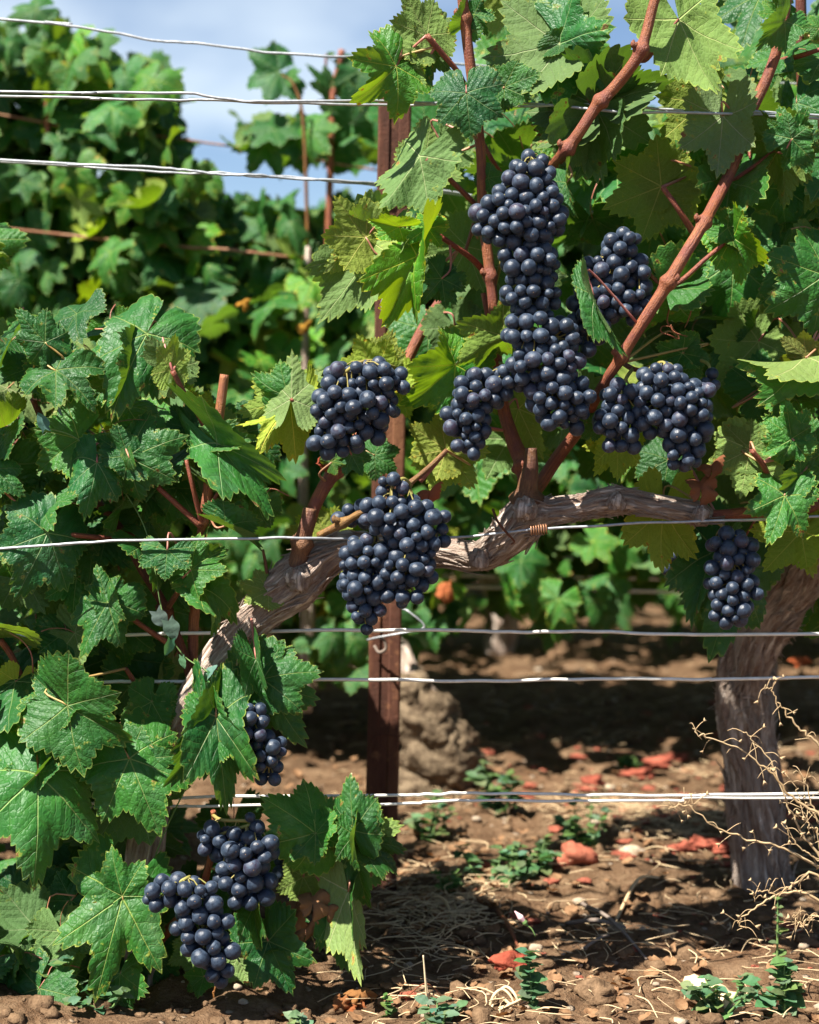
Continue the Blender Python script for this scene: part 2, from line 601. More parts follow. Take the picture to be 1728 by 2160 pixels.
M_LEAF = mat_leaf()
M_BARK = mat_bark()
M_CANE = mat_cane()
M_GRAPE = mat_grape()
M_SOIL = mat_soil()
M_RUST = mat_rust()
M_STUMP = mat_simple('old_stump_bark', (0.055, 0.036, 0.022), (0.21, 0.155, 0.098), 0.9, 46.0, 1.0, 0.006, spec=0.1)
M_WIRE = mat_wire('galvanised_wire', (0.30, 0.32, 0.34), (0.52, 0.53, 0.54), 0.0)
M_WIREW = mat_wire('weathered_white_wire', (0.68, 0.65, 0.58), (0.82, 0.80, 0.74), 0.35, 0.0)
M_WIRER = mat_wire('rusted_wire', (0.26, 0.12, 0.06), (0.36, 0.20, 0.11), 1.0)
M_PET = mat_simple('petiole_skin', (0.30, 0.085, 0.075), (0.42, 0.20, 0.13), 0.45, 30.0, 0.15, 0.0004, 'tv', (1, 1, 0.3), 0.4, True)
M_STALK = mat_simple('grape_stalk', (0.20, 0.22, 0.05), (0.30, 0.20, 0.07), 0.55, 60.0, 0.2, 0.0004, 'tv', (1, 1, 0.3), 0.3, True)
M_STRAW = mat_simple('dry_straw', (0.40, 0.27, 0.14), (0.68, 0.52, 0.32), 0.7, 40.0, 0.3, 0.0006, 'tv', (1, 1, 0.2), 0.2, True)
M_TWIG = mat_simple('dead_twig', (0.10, 0.075, 0.06), (0.24, 0.19, 0.155), 0.8, 60.0, 0.5, 0.001, 'tv', (1, 1, 0.2), 0.2, True)
M_STONE = mat_simple('field_stone', (0.20, 0.145, 0.095), (0.42, 0.34, 0.25), 0.85, 60.0, 0.6, 0.003, tint=True, spec=0.15)
M_RED = mat_simple('red_brick_clay', (0.17, 0.045, 0.028), (0.34, 0.11, 0.068), 0.9, 45.0, 0.8, 0.004, tint=True, spec=0.1)
M_CLOD = mat_simple('soil_clod', (0.065, 0.037, 0.02), (0.22, 0.14, 0.08), 0.95, 70.0, 0.9, 0.004, spec=0.08)
M_DEAD = mat_simple('dead_leaf', (0.15, 0.075, 0.035), (0.36, 0.21, 0.11), 0.8, 70.0, 0.5, 0.001, tint=True, spec=0.15, trans=(0.25, 0.10, 0.03))
M_WEED = mat_simple('weed_leaf', (0.045, 0.115, 0.055), (0.095, 0.19, 0.095), 0.55, 70.0, 0.3, 0.001, tint=True, spec=0.35, trans=(0.12, 0.25, 0.05))
M_WSTEM = mat_simple('weed_stem', (0.10, 0.18, 0.05), (0.16, 0.25, 0.08), 0.6, 70.0, 0.2, 0.0005, 'tv', (1, 1, 0.3), 0.3, True)
M_FLOWER = mat_simple('pink_flower', (0.62, 0.32, 0.36), (0.75, 0.52, 0.52), 0.6, 60.0, 0.1, 0.0005)

# ------------------------------------------------------------------ leaf meshes
def leaf_arrays(seed, lobe=0.3, fold=0.15, kx=0.3, ky=0.5, wave=0.05, sinus=14.0, rings=8, twist=0.0, nt=(6, 6, 6), fine=True, asp=1.0, curl=0.0):
    r = np.random.RandomState(seed)
    vein = [0.0, 50.0, 104.0]
    end = 180.0 - sinus

    def side():
        tips = []
        stops = vein + [end]
        for i in range(3):
            n = nt[i]
            for k in range(n):
                a = stops[i] + (stops[i + 1] - stops[i]) * k / n
                if k:
                    a += r.uniform(-1.6, 1.6)
                tips.append(a)
        tips.append(end)
        xs = [0, 27, 50, 80, 104, 140, 166, 180]
        ys = [1.0, 0.86 - 0.30 * lobe, 0.92, 0.79 - 0.22 * lobe, 0.80, 0.74, 0.60, 0.45]
        ys = [y * (1 + r.uniform(-0.06, 0.06)) if i else y for i, y in enumerate(ys)]

        def env(a):
            a = min(max(a, 0), 180)
            for i in range(len(xs) - 1):
                if a <= xs[i + 1]:
                    t = (a - xs[i]) / (xs[i + 1] - xs[i])
                    t = (1 - math.cos(math.pi * t)) / 2
                    return ys[i] + (ys[i + 1] - ys[i]) * t
            return ys[-1]
        cols = []
        for i, a in enumerate(tips):
            amp = 0.045 * r.uniform(0.5, 1.35)
            if a in vein:
                amp = 0.075
            if i == len(tips) - 1:
                cols.append((a, env(a) * 0.9))
                break
            rt = env(a) * (1 + amp)
            nx = tips[i + 1]
            va = a + (nx - a) * r.uniform(0.42, 0.62)
            rv = env(va) * (1 - 0.028 - 0.038 * r.rand())
            cols.append((a, rt))
            if fine:
                cols.append((a * 0.5 + va * 0.5, rt * 0.42 + rv * 0.58 + 0.012))
            cols.append((va, rv))
            if fine:
                rn = env(nx) * 1.05
                cols.append((va * 0.5 + nx * 0.5, rv * 0.55 + rn * 0.45 + 0.010))
        return cols
    left, right = side(), side()
    cols = [(-a, q) for a, q in left[::-1]] + [c for c in right[1:]]
    ang = np.radians(np.array([c[0] for c in cols]))
    rr = np.array([c[1] for c in cols])
    nc = len(cols)
    fr = (np.arange(1, rings + 1) / rings) ** 0.85
    ph = ang[:, None] * np.ones(rings)[None, :]
    rad = rr[:, None] * fr[None, :]
    # inner rings smooth out the teeth
    sm = np.convolve(np.pad(rr, 4, mode='edge'), np.ones(9) / 9, 'valid')
    soft = np.clip((1 - fr) * 1.6, 0, 1)[None, :]
    rad = rad * (1 - soft) + sm[:, None] * fr[None, :] * soft
    x = rad * np.sin(ph) * asp
    y = rad * np.cos(ph)
    va = np.radians(np.array([0, 50, 104, -50, -104]))
    dphi = np.abs(ph[..., None] - va[None, None, :]).min(axis=-1)
    u = rad * np.cos(dphi)
    v = rad * np.sin(dphi)
    edge = np.broadcast_to(fr[None, :], rad.shape)
    X = np.concatenate([[0.0], x.ravel()])
    Y = np.concatenate([[0.0], y.ravel()])
    U = np.concatenate([[0.0], u.ravel()])
    Vv = np.concatenate([[0.0], v.ravel()])
    E = np.concatenate([[0.0], edge.ravel()])
    PH = np.concatenate([[0.0], ph.ravel()])
    # relief
    w1, w2, w3 = r.uniform(0, 6.28, 3)
    n1, n2 = r.uniform(2.3, 3.6), r.uniform(5, 8)
    Z = 0.075 * np.sqrt(Vv ** 2 + 0.0004) * (1 - 0.6 * E)
    Z = Z + wave * E ** 2 * (np.sin(PH * n1 + w1) + 0.55 * np.sin(PH * n2 + w2))
    Z = Z + 0.018 * np.sin(X * 9 + w3) * np.cos(Y * 8 + w1) + 0.008 * np.sin(X * 21 + w1) * np.cos(Y * 19 + w2)
    # roll of the rim
    Z = Z - curl * np.clip(E - 0.6, 0, 1) ** 2 * 2.2
    # fold along the midrib
    if fold:
        c, s = math.cos(fold), math.sin(fold)
        ax = np.abs(X)
        soft_ax = np.sqrt(ax * ax + 0.0016) - 0.04
        X, Z = np.sign(X) * (ax * c) - np.sign(X) * Z * s * 0.5, Z * c + soft_ax * s
    kxl, kxr = kx * (1 + r.uniform(-0.4, 0.4)), kx * (1 + r.uniform(-0.4, 0.4))
    for sg, k in ((-1, kxl), (1, kxr)):
        if abs(k) > 1e-3:
            m = (X * sg) > 0
            a = np.abs(X[m]) * k
            rad_ = 1 / k
            X2 = (rad_ + Z[m]) * np.sin(a) * sg
            Z2 = (rad_ + Z[m]) * np.cos(a) - rad_
            X = X.copy(); Z = Z.copy()
            X[m], Z[m] = X2, Z2
    if abs(ky) > 1e-3:
        rad_ = 1 / ky
        a = Y * ky
        Y, Z = (rad_ + Z) * np.sin(a), (rad_ + Z) * np.cos(a) - rad_
    if twist:
        a = Y * twist
        X, Z = X * np.cos(a) - Z * np.sin(a), X * np.sin(a) + Z * np.cos(a)
    V = np.stack([X, Y, Z], 1)
    F = []
    for i in range(nc - 1):
        b0, b1 = 1 + i * rings, 1 + (i + 1) * rings
        F.append((0, b1, b0))
        for k in range(rings - 1):
            F.append((b0 + k, b1 + k, b1 + k + 1, b0 + k + 1))
    LV = np.stack([U, Vv, E], 1)
    LXY = np.stack([np.concatenate([[0.0], x.ravel()]), np.concatenate([[0.0], y.ravel()]), np.zeros(len(X))], 1)
    return V, F, LV, LXY


def leaf_mesh(name, seed, **kw):
    V, F, LV, LXY = leaf_arrays(seed, **kw)
    me = mesh_np(name, V, F, True, {'lv': LV, 'lxy': LXY})
    me.materials.append(M_LEAF)
    return me


# which way is the front of the leaf: with columns running by growing angle the faces (0, b1, b0) look to +Z
STYLE = {
    'flat':   dict(lobe=0.35, fold=0.10, kx=0.25, ky=0.35, wave=0.035, sinus=10),
    'cup':    dict(lobe=0.45, fold=-0.05, kx=0.75, ky=0.65, wave=0.05, sinus=8),
    'droop':  dict(lobe=0.40, fold=0.25, kx=0.50, ky=1.20, wave=0.06, sinus=16),
    'fold':   dict(lobe=0.40, fold=0.42, kx=0.20, ky=0.60, wave=0.06, sinus=20),
    'tight':  dict(lobe=0.35, fold=0.75, kx=-0.2, ky=0.60, wave=0.07, sinus=26),
    'tent':   dict(lobe=0.45, fold=-0.65, kx=0.5, ky=0.9, wave=0.05, sinus=14),
    'wavy':   dict(lobe=0.60, fold=0.25, kx=0.55, ky=0.65, wave=0.12, sinus=24, twist=0.3),
    'lobed':  dict(lobe=1.05, fold=0.12, kx=0.45, ky=0.55, wave=0.06, sinus=30),
    'open':   dict(lobe=0.30, fold=0.12, kx=0.35, ky=0.3, wave=0.05, sinus=48),
    'twist':  dict(lobe=0.6, fold=0.55, kx=0.4, ky=1.0, wave=0.12, sinus=30, twist=1.0),
    'roll':   dict(lobe=0.40, fold=0.0, kx=1.5, ky=0.6, wave=0.06, sinus=16),
    'rollup': dict(lobe=0.45, fold=0.35, kx=-1.1, ky=-0.4, wave=0.10, sinus=20),
}
FILL = []
for i, st in enumerate(['flat', 'cup', 'droop', 'fold', 'tent', 'wavy', 'lobed', 'droop', 'cup', 'flat', 'rollup', 'fold', 'roll', 'wavy', 'tent', 'lobed']):
    FILL.append(leaf_mesh('leaf_blade', 300 + i, rings=7, **STYLE[st]))
BACKFILL = []
for i, st in enumerate(['flat', 'cup', 'droop', 'fold', 'tent', 'wavy', 'droop', 'cup', 'flat', 'roll']):
    BACKFILL.append(leaf_mesh('leaf_blade_far', 500 + i, rings=5, fine=True, nt=(5, 5, 5), **{**STYLE[st], 'lobe': STYLE[st]['lobe'] + .45}))


def leaf_matrix(J, y, n, size, xs=1.0):
    y = y.normalized()
    n = (n - y * n.dot(y)).normalized()
    x = y.cross(n)
    return Matrix(((x.x * size * xs, y.x * size, n.x * size, J.x), (x.y * size * xs, y.y * size, n.y * size, J.y),
                   (x.z * size * xs, y.z * size, n.z * size, J.z), (0, 0, 0, 1)))


TINTS = {'g': (1, 1, 1), 'd': (0.72, 0.80, 0.86), 'y': (1.55, 1.3, 0.75), 'Y': (2.2, 1.75, 0.65), 'l': (1.28, 1.2, 1.0),
         'p': (1.35, 1.32, 1.35), 'b': (0.9, 0.98, 1.25), 's': (1.0, 0.92, 1.25), 'o': (1.5, 1.05, 0.75)}


def jit_tint(t, rnd=R):
    k = rnd.uniform(0.85, 1.15)
    return tuple(c * k * rnd.uniform(0.95, 1.05) for c in t)


# ------------------------------------------------------------------ the front vines
VINE_A = tag(empty('grapevine', P(300, 2090, 1.74)),
             'old vine with gnarled bark arm curving up from lower left behind the wire', 'grapevine')
VINE_B = tag(empty('grapevine', P(1615, 1885, 2.06)),
             'vine with thick twisted trunk at the right edge and leafy orange canes above', 'grapevine')
VINE_C = tag(empty('grapevine', P(-420, 2060, 1.80)),
             'vine reaching in at the left edge, leaves hanging in front of the white wires', 'grapevine')


def bark_disp(seed, fib=0.15, knob=0.18, tw=5.0, fr=9):
    def f(a, s, t):
        p = Vector((math.cos(a + tw * s), math.sin(a + tw * s), 0))
        v = noise.noise(Vector((p.x * fr * 0.45, p.y * fr * 0.45, s * 5 + seed)))
        w = noise.noise(Vector((p.x * fr, p.y * fr, s * 11 + seed * 3)))
        k = noise.noise(Vector((p.x * 1.1, p.y * 1.1, s * 14 + seed * 7)))
        rid = 1 - 2 * abs(w)
        return 1 + fib * (v + 0.55 * rid - 0.3) + knob * k
    return f


def tmesh(name, VFA, mat):
    V, F, A = VFA
    me = mesh_np(name, V, F, True, {'tv': A})
    me.materials.append(mat)
    return me


# the arm: pixel, pixel, depth, radius in pixels
ARM = [(285, 2120, 1.74, 52), (292, 1960, 1.75, 46), (305, 1800, 1.76, 42), (330, 1650, 1.75, 38), (375, 1530, 1.74, 34), (440, 1420, 1.73, 33),
       (500, 1340, 1.73, 36), (560, 1280, 1.73, 42), (622, 1228, 1.73, 56), (680, 1180, 1.74, 42), (745, 1155, 1.76, 34),
       (850, 1165, 1.79, 30), (940, 1165, 1.78, 30), (1020, 1172, 1.76, 31), (1075, 1130, 1.74, 42), (1115, 1088, 1.73, 46), (1160, 1078, 1.73, 28),
       (1230, 1068, 1.73, 25), (1290, 1056, 1.72, 29), (1320, 1056, 1.72, 26), (1380, 1066, 1.72, 23), (1440, 1074, 1.72, 22), (1475, 1083, 1.72, 26), (1498, 1092, 1.72, 18)]


def px_tube(ctrl, sides, n, disp=None, cap=True):
    pts = [P(a, b, d) for a, b, d, r in ctrl]
    rad = [r * d / FPX for a, b, d, r in ctrl]
    # even parameter along control index for both position and radius
    return tube(pts, rad, sides, n, disp, cap)


ARM_PTS = catmull([P(a, b, d) for a, b, d, r in ARM], 60)
put('trunk', tmesh('trunk', px_tube(ARM, 72, 330, bark_disp(1.3)), M_BARK), VINE_A)
# peeling bark strips and knots on the arm
def bark_strips(ctrl, count, i_lo, i_hi, seed):
    rnd = random.Random(seed)
    strips = []
    apath = catmull([P(a, b, d) for a, b, d, r in ctrl], 400)
    arad = rad_fn([r * d / FPX for a, b, d, r in ctrl], 400)
    for i in range(count):
        i0 = rnd.randint(i_lo, i_hi)
        ln = rnd.randint(6, 30)
        a0 = rnd.uniform(0, 6.28)
        tw = rnd.uniform(-0.3, 0.3) + 0.25
        pts, rad = [], []
        lift = rnd.uniform(0.93, 1.05)
        curl_ = rnd.uniform(0.0, 0.35)
        for k in range(7):
            j = min(i0 + int(ln * k / 6), 400)
            Tn = (apath[min(j + 1, 400)] - apath[max(j - 1, 0)]).normalized()
            N = (Vector((0, -0.2, 1)) - Tn * Tn.dot(Vector((0, -0.2, 1))))
            if N.length < .2:
                N = Vector((1, 0, 0)) - Tn * Tn.x
            N.normalize()
            B = Tn.cross(N)
            a = a0 + tw * k / 6
            e = (abs(k - 3) / 3) ** 3
            pts.append(apath[j] + (N * math.cos(a) + B * math.sin(a)) * arad[j] * (lift + curl_ * e + 0.04))
            rad.append(0.0011 * rnd.uniform(0.7, 1.5) * (1 - 0.7 * e))
        strips.append(tube(pts, rad, 5, 14))
    return join(strips)


so = put('loose_bark', tmesh('loose_bark', bark_strips(ARM, 190, 90, 375, 3), M_BARK), VINE_A)
tag(so, kind='stuff')
for (kx_, ky_, d_, rr_, sq) in ((630, 1222, 1.70, 26, 0.7), (1108, 1075, 1.695, 26, 0.8), (1300, 1058, 1.695, 20, 0.9), (1010, 1180, 1.735, 22, 0.7), (1478, 1085, 1.70, 18, 0.9)):
    Vk, Fk = [], []
    c = P(kx_, ky_, d_)
    rr = rr_ * d_ / FPX
    n1, n2 = 18, 26
    for i in range(n1 + 1):
        for k in range(n2):
            th, ph = math.pi * i / n1, 2 * math.pi * k / n2
            dv = Vector((math.sin(th) * math.cos(ph), math.sin(th) * math.sin(ph), math.cos(th)))
            q = 1 + 0.35 * noise.noise(dv * 2.2 + Vector((kx_, 0, 0))) + 0.22 * noise.noise(dv * 6 + Vector((ky_, 0, 0)))
            Vk.append(c + Vector((dv.x, dv.y * sq, dv.z)) * rr * q)
    for i in range(n1):
        for k in range(n2):
            Fk.append((i * n2 + k, i * n2 + (k + 1) % n2, (i + 1) * n2 + (k + 1) % n2, (i + 1) * n2 + k))
    put('knot', tmesh('knot', (Vk, Fk, [tuple(v - c) for v in Vk]), M_BARK), VINE_A)

# right trunk
TRB = [(1625, 1925, 2.07, 92), (1618, 1885, 2.07, 66), (1606, 1800, 2.06, 54), (1587, 1650, 2.05, 54), (1572, 1520, 2.04, 56), (1572, 1430, 2.02, 53), (1597, 1340, 2.0, 56), (1640, 1270, 1.97, 60),
       (1700, 1200, 1.93, 52), (1740, 1130, 1.88, 40), (1735, 1085, 1.82, 30), (1690, 1075, 1.78, 18), (1640, 1078, 1.76, 13)]
put('trunk', tmesh('trunk', px_tube(TRB, 96, 260, bark_disp(5.1, 0.17, 0.20, 9.0, 11)), M_BARK), VINE_B)
tag(put('loose_bark', tmesh('loose_bark', bark_strips(TRB, 230, 5, 330, 4), M_BARK), VINE_B), kind='stuff')
put('trunk', tmesh('trunk', px_tube([(-420, 2080, 1.8, 50), (-400, 1800, 1.8, 42), (-330, 1500, 1.8, 38), (-200, 1250, 1.8, 32), (-60, 1130, 1.8, 26), (-40, 1100, 1.8, 20)], 32, 90, bark_disp(8.4)), M_BARK), VINE_C)
put('trunk', tmesh('trunk', px_tube([(1740, 1130, 1.86, 30), (1900, 1100, 1.85, 30), (2100, 1080, 1.85, 24)], 24, 40, bark_disp(3.4)), M_BARK), VINE_B)

ENDS = []
CANE_PTS = []           # (point, vine) for petioles to grow from
OR = (1.0, 1.0, 1.0)
DK = (0.55, 0.45, 0.42)
BR = (0.75, 0.85, 0.75)
PK = (0.95, 0.85, 1.1)


def cane(ctrl, vine, nodes=(), col=OR, sides=14, n=None, name='cane', mat=None):
    pts = [P(a, b, d) for a, b, d, r in ctrl]
    L = sum((pts[i + 1] - pts[i]).length for i in range(len(pts) - 1))
    n = n or max(14, int(L / 0.004))
    rad = [r * d / FPX * (.78 if sides <= 10 else .95) for a, b, d, r in ctrl]
    path = catmull(pts, n)
    rads = rad_fn(rad, n)
    if sides <= 10:          # leaf stalks thin out at both ends
        rads = [q * (1 - .6 * (abs(2 * i / n - 1) ** 5)) for i, q in enumerate(rads)]
    nodes3 = []
    for a, b, d in nodes:       # the nearest point of the cane itself
        q0 = P(a, b, d)
        nodes3.append(min(path, key=lambda p: math.hypot(p.x - q0.x, p.z - q0.z)).copy())
    sd_ = R.uniform(0, 100)

    def disp_for(i):
        q = 1 + 0.05 * noise.noise(Vector((i * 0.11, sd_, 0)))
        for nd in nodes3:
            dd = (path[i] - nd).length
            q += 0.55 * math.exp(-(dd / 0.0048) ** 2)
        return q
    rads = [rads[i] * disp_for(i) for i in range(n + 1)]
    V, F, A = tube_arrays(path, rads, sides, lambda a, s, t: 1 + 0.05 * noise.noise(Vector((math.cos(a) * 2, math.sin(a) * 2, s * 60 + sd_))))
    o = put(name, tmesh(name, (V, F, A), mat or M_CANE), vine, color=col)
    for p in path[::3]:
        CANE_PTS.append((p, vine))
    if sides <= 10:
        ENDS.append(path[0])
        ENDS.append(path[-1])
    # buds at the nodes
    for nd in nodes3:
        bd = nd + Vector((R.choice((-1, 1)) * 0.0075, -0.004, 0.004))
        vv, ff, aa = tube([nd, bd, bd + Vector((0.0, -0.001, 0.004))], [0.0036, 0.0034, 0.0006], 8, 6)
        b = put('bud', tmesh('bud', (vv, ff, aa), mat or M_CANE), o, color=tuple(c * 0.8 for c in col))
    return o


cane([(972, -60, 1.710, 12), (978, 20, 1.710, 12), (990, 120, 1.710, 12), (1003, 220, 1.715, 12), (1015, 330, 1.720, 11), (1018, 450, 1.730, 11), (1032, 560, 1.730, 12), (1042, 660, 1.730, 12),
      (1048, 760, 1.740, 13), (1062, 860, 1.77, 14), (1085, 935, 1.76, 17), (1108, 990, 1.745, 20), (1113, 1060, 1.735, 22)],
     VINE_A, ((984, 54, 1.74), (1005, 240, 1.745), (1040, 590, 1.76), (1106, 985, 1.745)))
cane([(1400, -60, 1.660, 11), (1380, 5, 1.660, 11), (1362, 75, 1.660, 12), (1344, 122, 1.660, 13), (1300, 180, 1.670, 13), (1258, 225, 1.675, 13), (1215, 290, 1.680, 13), (1175, 340, 1.700, 13),
      (1120, 400, 1.81, 12), (1060, 480, 1.84, 12), (1012, 552, 1.85, 12), (955, 604, 1.85, 12), (900, 680, 1.85, 12), (848, 782, 1.84, 13), (790, 880, 1.80, 14), (735, 950, 1.76, 15), (700, 1002, 1.73, 16), (668, 1058, 1.72, 15), (650, 1110, 1.72, 15), (628, 1190, 1.725, 17)],
     VINE_A, ((1344, 122, 1.70), (1256, 226, 1.715), (1188, 326, 1.73), (958, 602, 1.85), (706, 996, 1.73)))
cane([(1112, 1060, 1.75, 15), (1140, 1020, 1.79, 15), (1180, 960, 1.79, 14), (1222, 905, 1.77, 13), (1252, 850, 1.700, 12), (1280, 800, 1.680, 12), (1305, 762, 1.670, 12), (1350, 690, 1.660, 13), (1400, 612, 1.655, 14),
      (1440, 545, 1.655, 13), (1485, 470, 1.670, 13), (1532, 380, 1.710, 13), (1565, 300, 1.730, 13), (1585, 235, 1.740, 13), (1620, 160, 1.740, 12), (1648, 70, 1.740, 12), (1668, -60, 1.740, 12)],
     VINE_A, ((1402, 608, 1.70), (1308, 758, 1.72), (1480, 484, 1.72), (1565, 300, 1.78), (1640, 110, 1.79)))
cane([(1402, 612, 1.70, 8), (1440, 590, 1.69, 7), (1490, 545, 1.69, 6), (1545, 500, 1.70, 6)], VINE_A, (), PK, 10)
cane([(1400, 606, 1.70, 9), (1380, 590, 1.695, 8), (1366, 575, 1.69, 7)], VINE_A, (), BR, 10)
cane([(1312, 765, 1.72, 8), (1335, 778, 1.70, 7), (1356, 782, 1.69, 6)], VINE_A, (), PK, 10)
cane([(1345, 124, 1.70, 8), (1362, 125, 1.69, 8), (1390, 92, 1.685, 7), (1432, 40, 1.68, 6)], VINE_A, (), PK, 10)
cane([(1256, 226, 1.715, 10), (1245, 208, 1.71, 9), (1232, 180, 1.71, 7), (1205, 130, 1.72, 5), (1182, 92, 1.72, 4)], VINE_A, (), (0.6, 0.5, 0.5), 10)
cane([(1575, 262, 1.78, 6), (1583, 280, 1.76, 7), (1655, 305, 1.74, 7), (1600, 350, 1.745, 7), (1560, 372, 1.75, 7)][3:] + [(1535, 388, 1.755, 7)], VINE_B, (), PK, 10)
cane([(1540, 385, 1.74, 7), (1600, 345, 1.735, 7), (1645, 308, 1.73, 6)], VINE_B, (), PK, 10)
cane([(1645, 126, 1.78, 8), (1680, 120, 1.76, 7), (1728, 105, 1.75, 6), (1780, 90, 1.75, 6)], VINE_B, (), PK, 10)
cane([(1585, 240, 1.79, 6), (1580, 290, 1.77, 5), (1582, 335, 1.75, 5)], VINE_B, (), PK, 10)
# spur and short stub canes on the left half
cane([(626, 1200, 1.72, 24), (638, 1145, 1.715, 18), (648, 1105, 1.71, 17), (654, 1072, 1.71, 15)], VINE_A, ((640, 1150, 1.715),), (0.8, 1.15, 1.35), 16, name='spur')
cane([(1112, 1085, 1.735, 34), (1112, 1035, 1.725, 24), (1120, 985, 1.72, 17), (1120, 945, 1.72, 13)], VINE_A, ((1110, 1050, 1.725),), (0.6, 0.85, 0.9), 16, name='spur')
cane([(474, 790, 1.70, 10), (462, 880, 1.70, 11), (448, 960, 1.70, 12), (440, 1030, 1.705, 12), (430, 1100, 1.71, 12), (420, 1180, 1.74, 11), (410, 1300, 1.76, 12), (405, 1420, 1.76, 12)], VINE_A, ((428, 1096, 1.71),), (1.25, 1.45, 1.4))
cane([(672, 1130, 1.69, 8), (720, 1105, 1.68, 9), (790, 1065, 1.665, 8), (860, 1022, 1.66, 7), (905, 985, 1.66, 5), (942, 950, 1.67, 5)], VINE_A, ((722, 1106, 1.68),), (0.85, 1.35, 0.9))
cane([(20, 925, 1.79, 8), (65, 945, 1.78, 9), (112, 958, 1.77, 11), (150, 995, 1.76, 11), (205, 1060, 1.76, 11), (262, 1130, 1.75, 12), (300, 1200, 1.75, 11), (338, 1262, 1.75, 11), (368, 1330, 1.75, 12), (400, 1420, 1.75, 11), (412, 1500, 1.76, 11)], VINE_A, ((120, 962, 1.77), (262, 1130, 1.75), (350, 1290, 1.75)), DK)
cane([(70, 840, 1.75, 8), (95, 900, 1.76, 8), (122, 962, 1.77, 9)], VINE_A, (), DK)
cane([(364, 782, 1.68, 6), (395, 840, 1.69, 6), (425, 885, 1.70, 7), (440, 940, 1.71, 6)], VINE_A, (), PK)
cane([(322, 1018, 1.70, 6), (360, 1052, 1.70, 6), (425, 1112, 1.705, 7)], VINE_A, (), PK)
cane([(393, 970, 1.69, 4), (405, 1020, 1.69, 5), (420, 1080, 1.70, 6), (428, 1100, 1.705, 7)], VINE_A, (), PK)
cane([(486, 1005, 1.69, 4), (460, 1040, 1.695, 4), (430, 1090, 1.70, 5)], VINE_A, (), PK)
cane([(248, 1280, 1.70, 6), (300, 1320, 1.71, 6), (362, 1362, 1.73, 7)], VINE_A, (), PK)
cane([(0, 1350, 1.73, 8), (25, 1385, 1.735, 7), (55, 1450, 1.74, 7), (80, 1490, 1.75, 6)], VINE_A, (), PK)
cane([(100, 1122, 1.69, 5), (170, 1130, 1.70, 6), (250, 1138, 1.73, 6)], VINE_A, (), PK)
cane([(400, 1205, 1.70, 5), (375, 1250, 1.72, 6), (355, 1280, 1.74, 7)], VINE_A, (), BR)
cane([(566, 1246, 1.72, 4), (545, 1260, 1.73, 5), (520, 1285, 1.735, 5)], VINE_A, (), PK)
cane([(565, 1246, 1.72, 4), (562, 1200, 1.72, 4), (555, 1160, 1.73, 3)], VINE_A, (), BR)
cane([(265, 1410, 1.72, 5), (285, 1440, 1.73, 6), (310, 1480, 1.74, 6)], VINE_A, (), PK)
cane([(0, 1472, 1.72, 4), (50, 1485, 1.725, 5), (80, 1495, 1.74, 5)], VINE_A, (), DK)
cane([(450, 1710, 1.70, 6), (453, 1740, 1.705, 7), (440, 1830, 1.72, 8), (410, 1900, 1.73, 10), (330, 1990, 1.74, 12)], VINE_A, (), (1.2, 1.2, 1.1))
cane([(720, 1750, 1.72, 5), (700, 1840, 1.73, 5), (690, 1900, 1.74, 5), (655, 1960, 1.74, 6), (560, 2010, 1.74, 7), (420, 2050, 1.74, 8)], VINE_A, (), (0.6, 0.7, 0.5))
cane([(745, 1760, 1.71, 4), (735, 1850, 1.72, 4), (700, 1930, 1.73, 5)], VINE_A, (), (0.5, 0.6, 0.5))
cane([(295, 1880, 1.70, 10), (300, 1920, 1.71, 14), (300, 1960, 1.73, 16)], VINE_A, (), (1.0, 1.1, 1.2), name='spur')
# right vine canes
cane([(1800, 925, 1.74, 15), (1728, 968, 1.74, 14), (1680, 1010, 1.75, 14), (1630, 1055, 1.76, 14), (1605, 1075, 1.76, 15)], VINE_B, ((1688, 1003, 1.75),))
cane([(1610, 1074, 1.74, 15), (1570, 1082, 1.73, 13), (1530, 1086, 1.725, 12), (1500, 1088, 1.72, 13)], VINE_B, ((1600, 1075, 1.74),), (1.0, 0.8, 0.85))
cane([(1800, 1030, 1.76, 12), (1728, 1062, 1.75, 12), (1690, 1078, 1.75, 12), (1650, 1085, 1.755, 11)], VINE_B, (), (0.8, 0.9, 0.8))
cane([(1608, 1070, 1.74, 6), (1625, 1055, 1.72, 6), (1650, 1050, 1.71, 6)], VINE_B, (), PK)
cane([(1660, 960, 1.74, 5), (1680, 930, 1.73, 6), (1700, 985, 1.745, 6)][::-1], VINE_B, (), (0.7, 0.5, 0.5))
cane([(1586, 950, 1.69, 6), (1612, 985, 1.70, 7), (1628, 1030, 1.73, 7)], VINE_B, (), PK)
cane([(1740, 780, 1.74, 7), (1715, 760, 1.735, 6), (1695, 752, 1.73, 6)], VINE_B, (), (0.9, 0.9, 0.9))
cane([(1398, 395, 1.70, 6), (1430, 440, 1.70, 6), (1462, 490, 1.71, 8)], VINE_A, (), PK)
cane([(900, 75, 1.70, 7), (935, 115, 1.71, 6), (968, 155, 1.72, 6), (984, 190, 1.73, 6)], VINE_A, (), PK)
cane([(898, 335, 1.71, 6), (940, 370, 1.72, 6), (1002, 430, 1.74, 6)], VINE_A, (), PK)
cane([(905, 482, 1.70, 6), (960, 520, 1.71, 6), (1000, 550, 1.73, 7), (1040, 596, 1.75, 8)], VINE_A, (), (1.0, 0.7, 0.9))
cane([(1000, 470, 1.76, 4), (985, 520, 1.76, 4), (980, 540, 1.76, 4)], VINE_A, (), BR)
cane([(1018, 300, 1.76, 5), (1040, 340, 1.76, 5), (1062, 370, 1.78, 4)], VINE_A, (), (1.0, 0.8, 0.9))
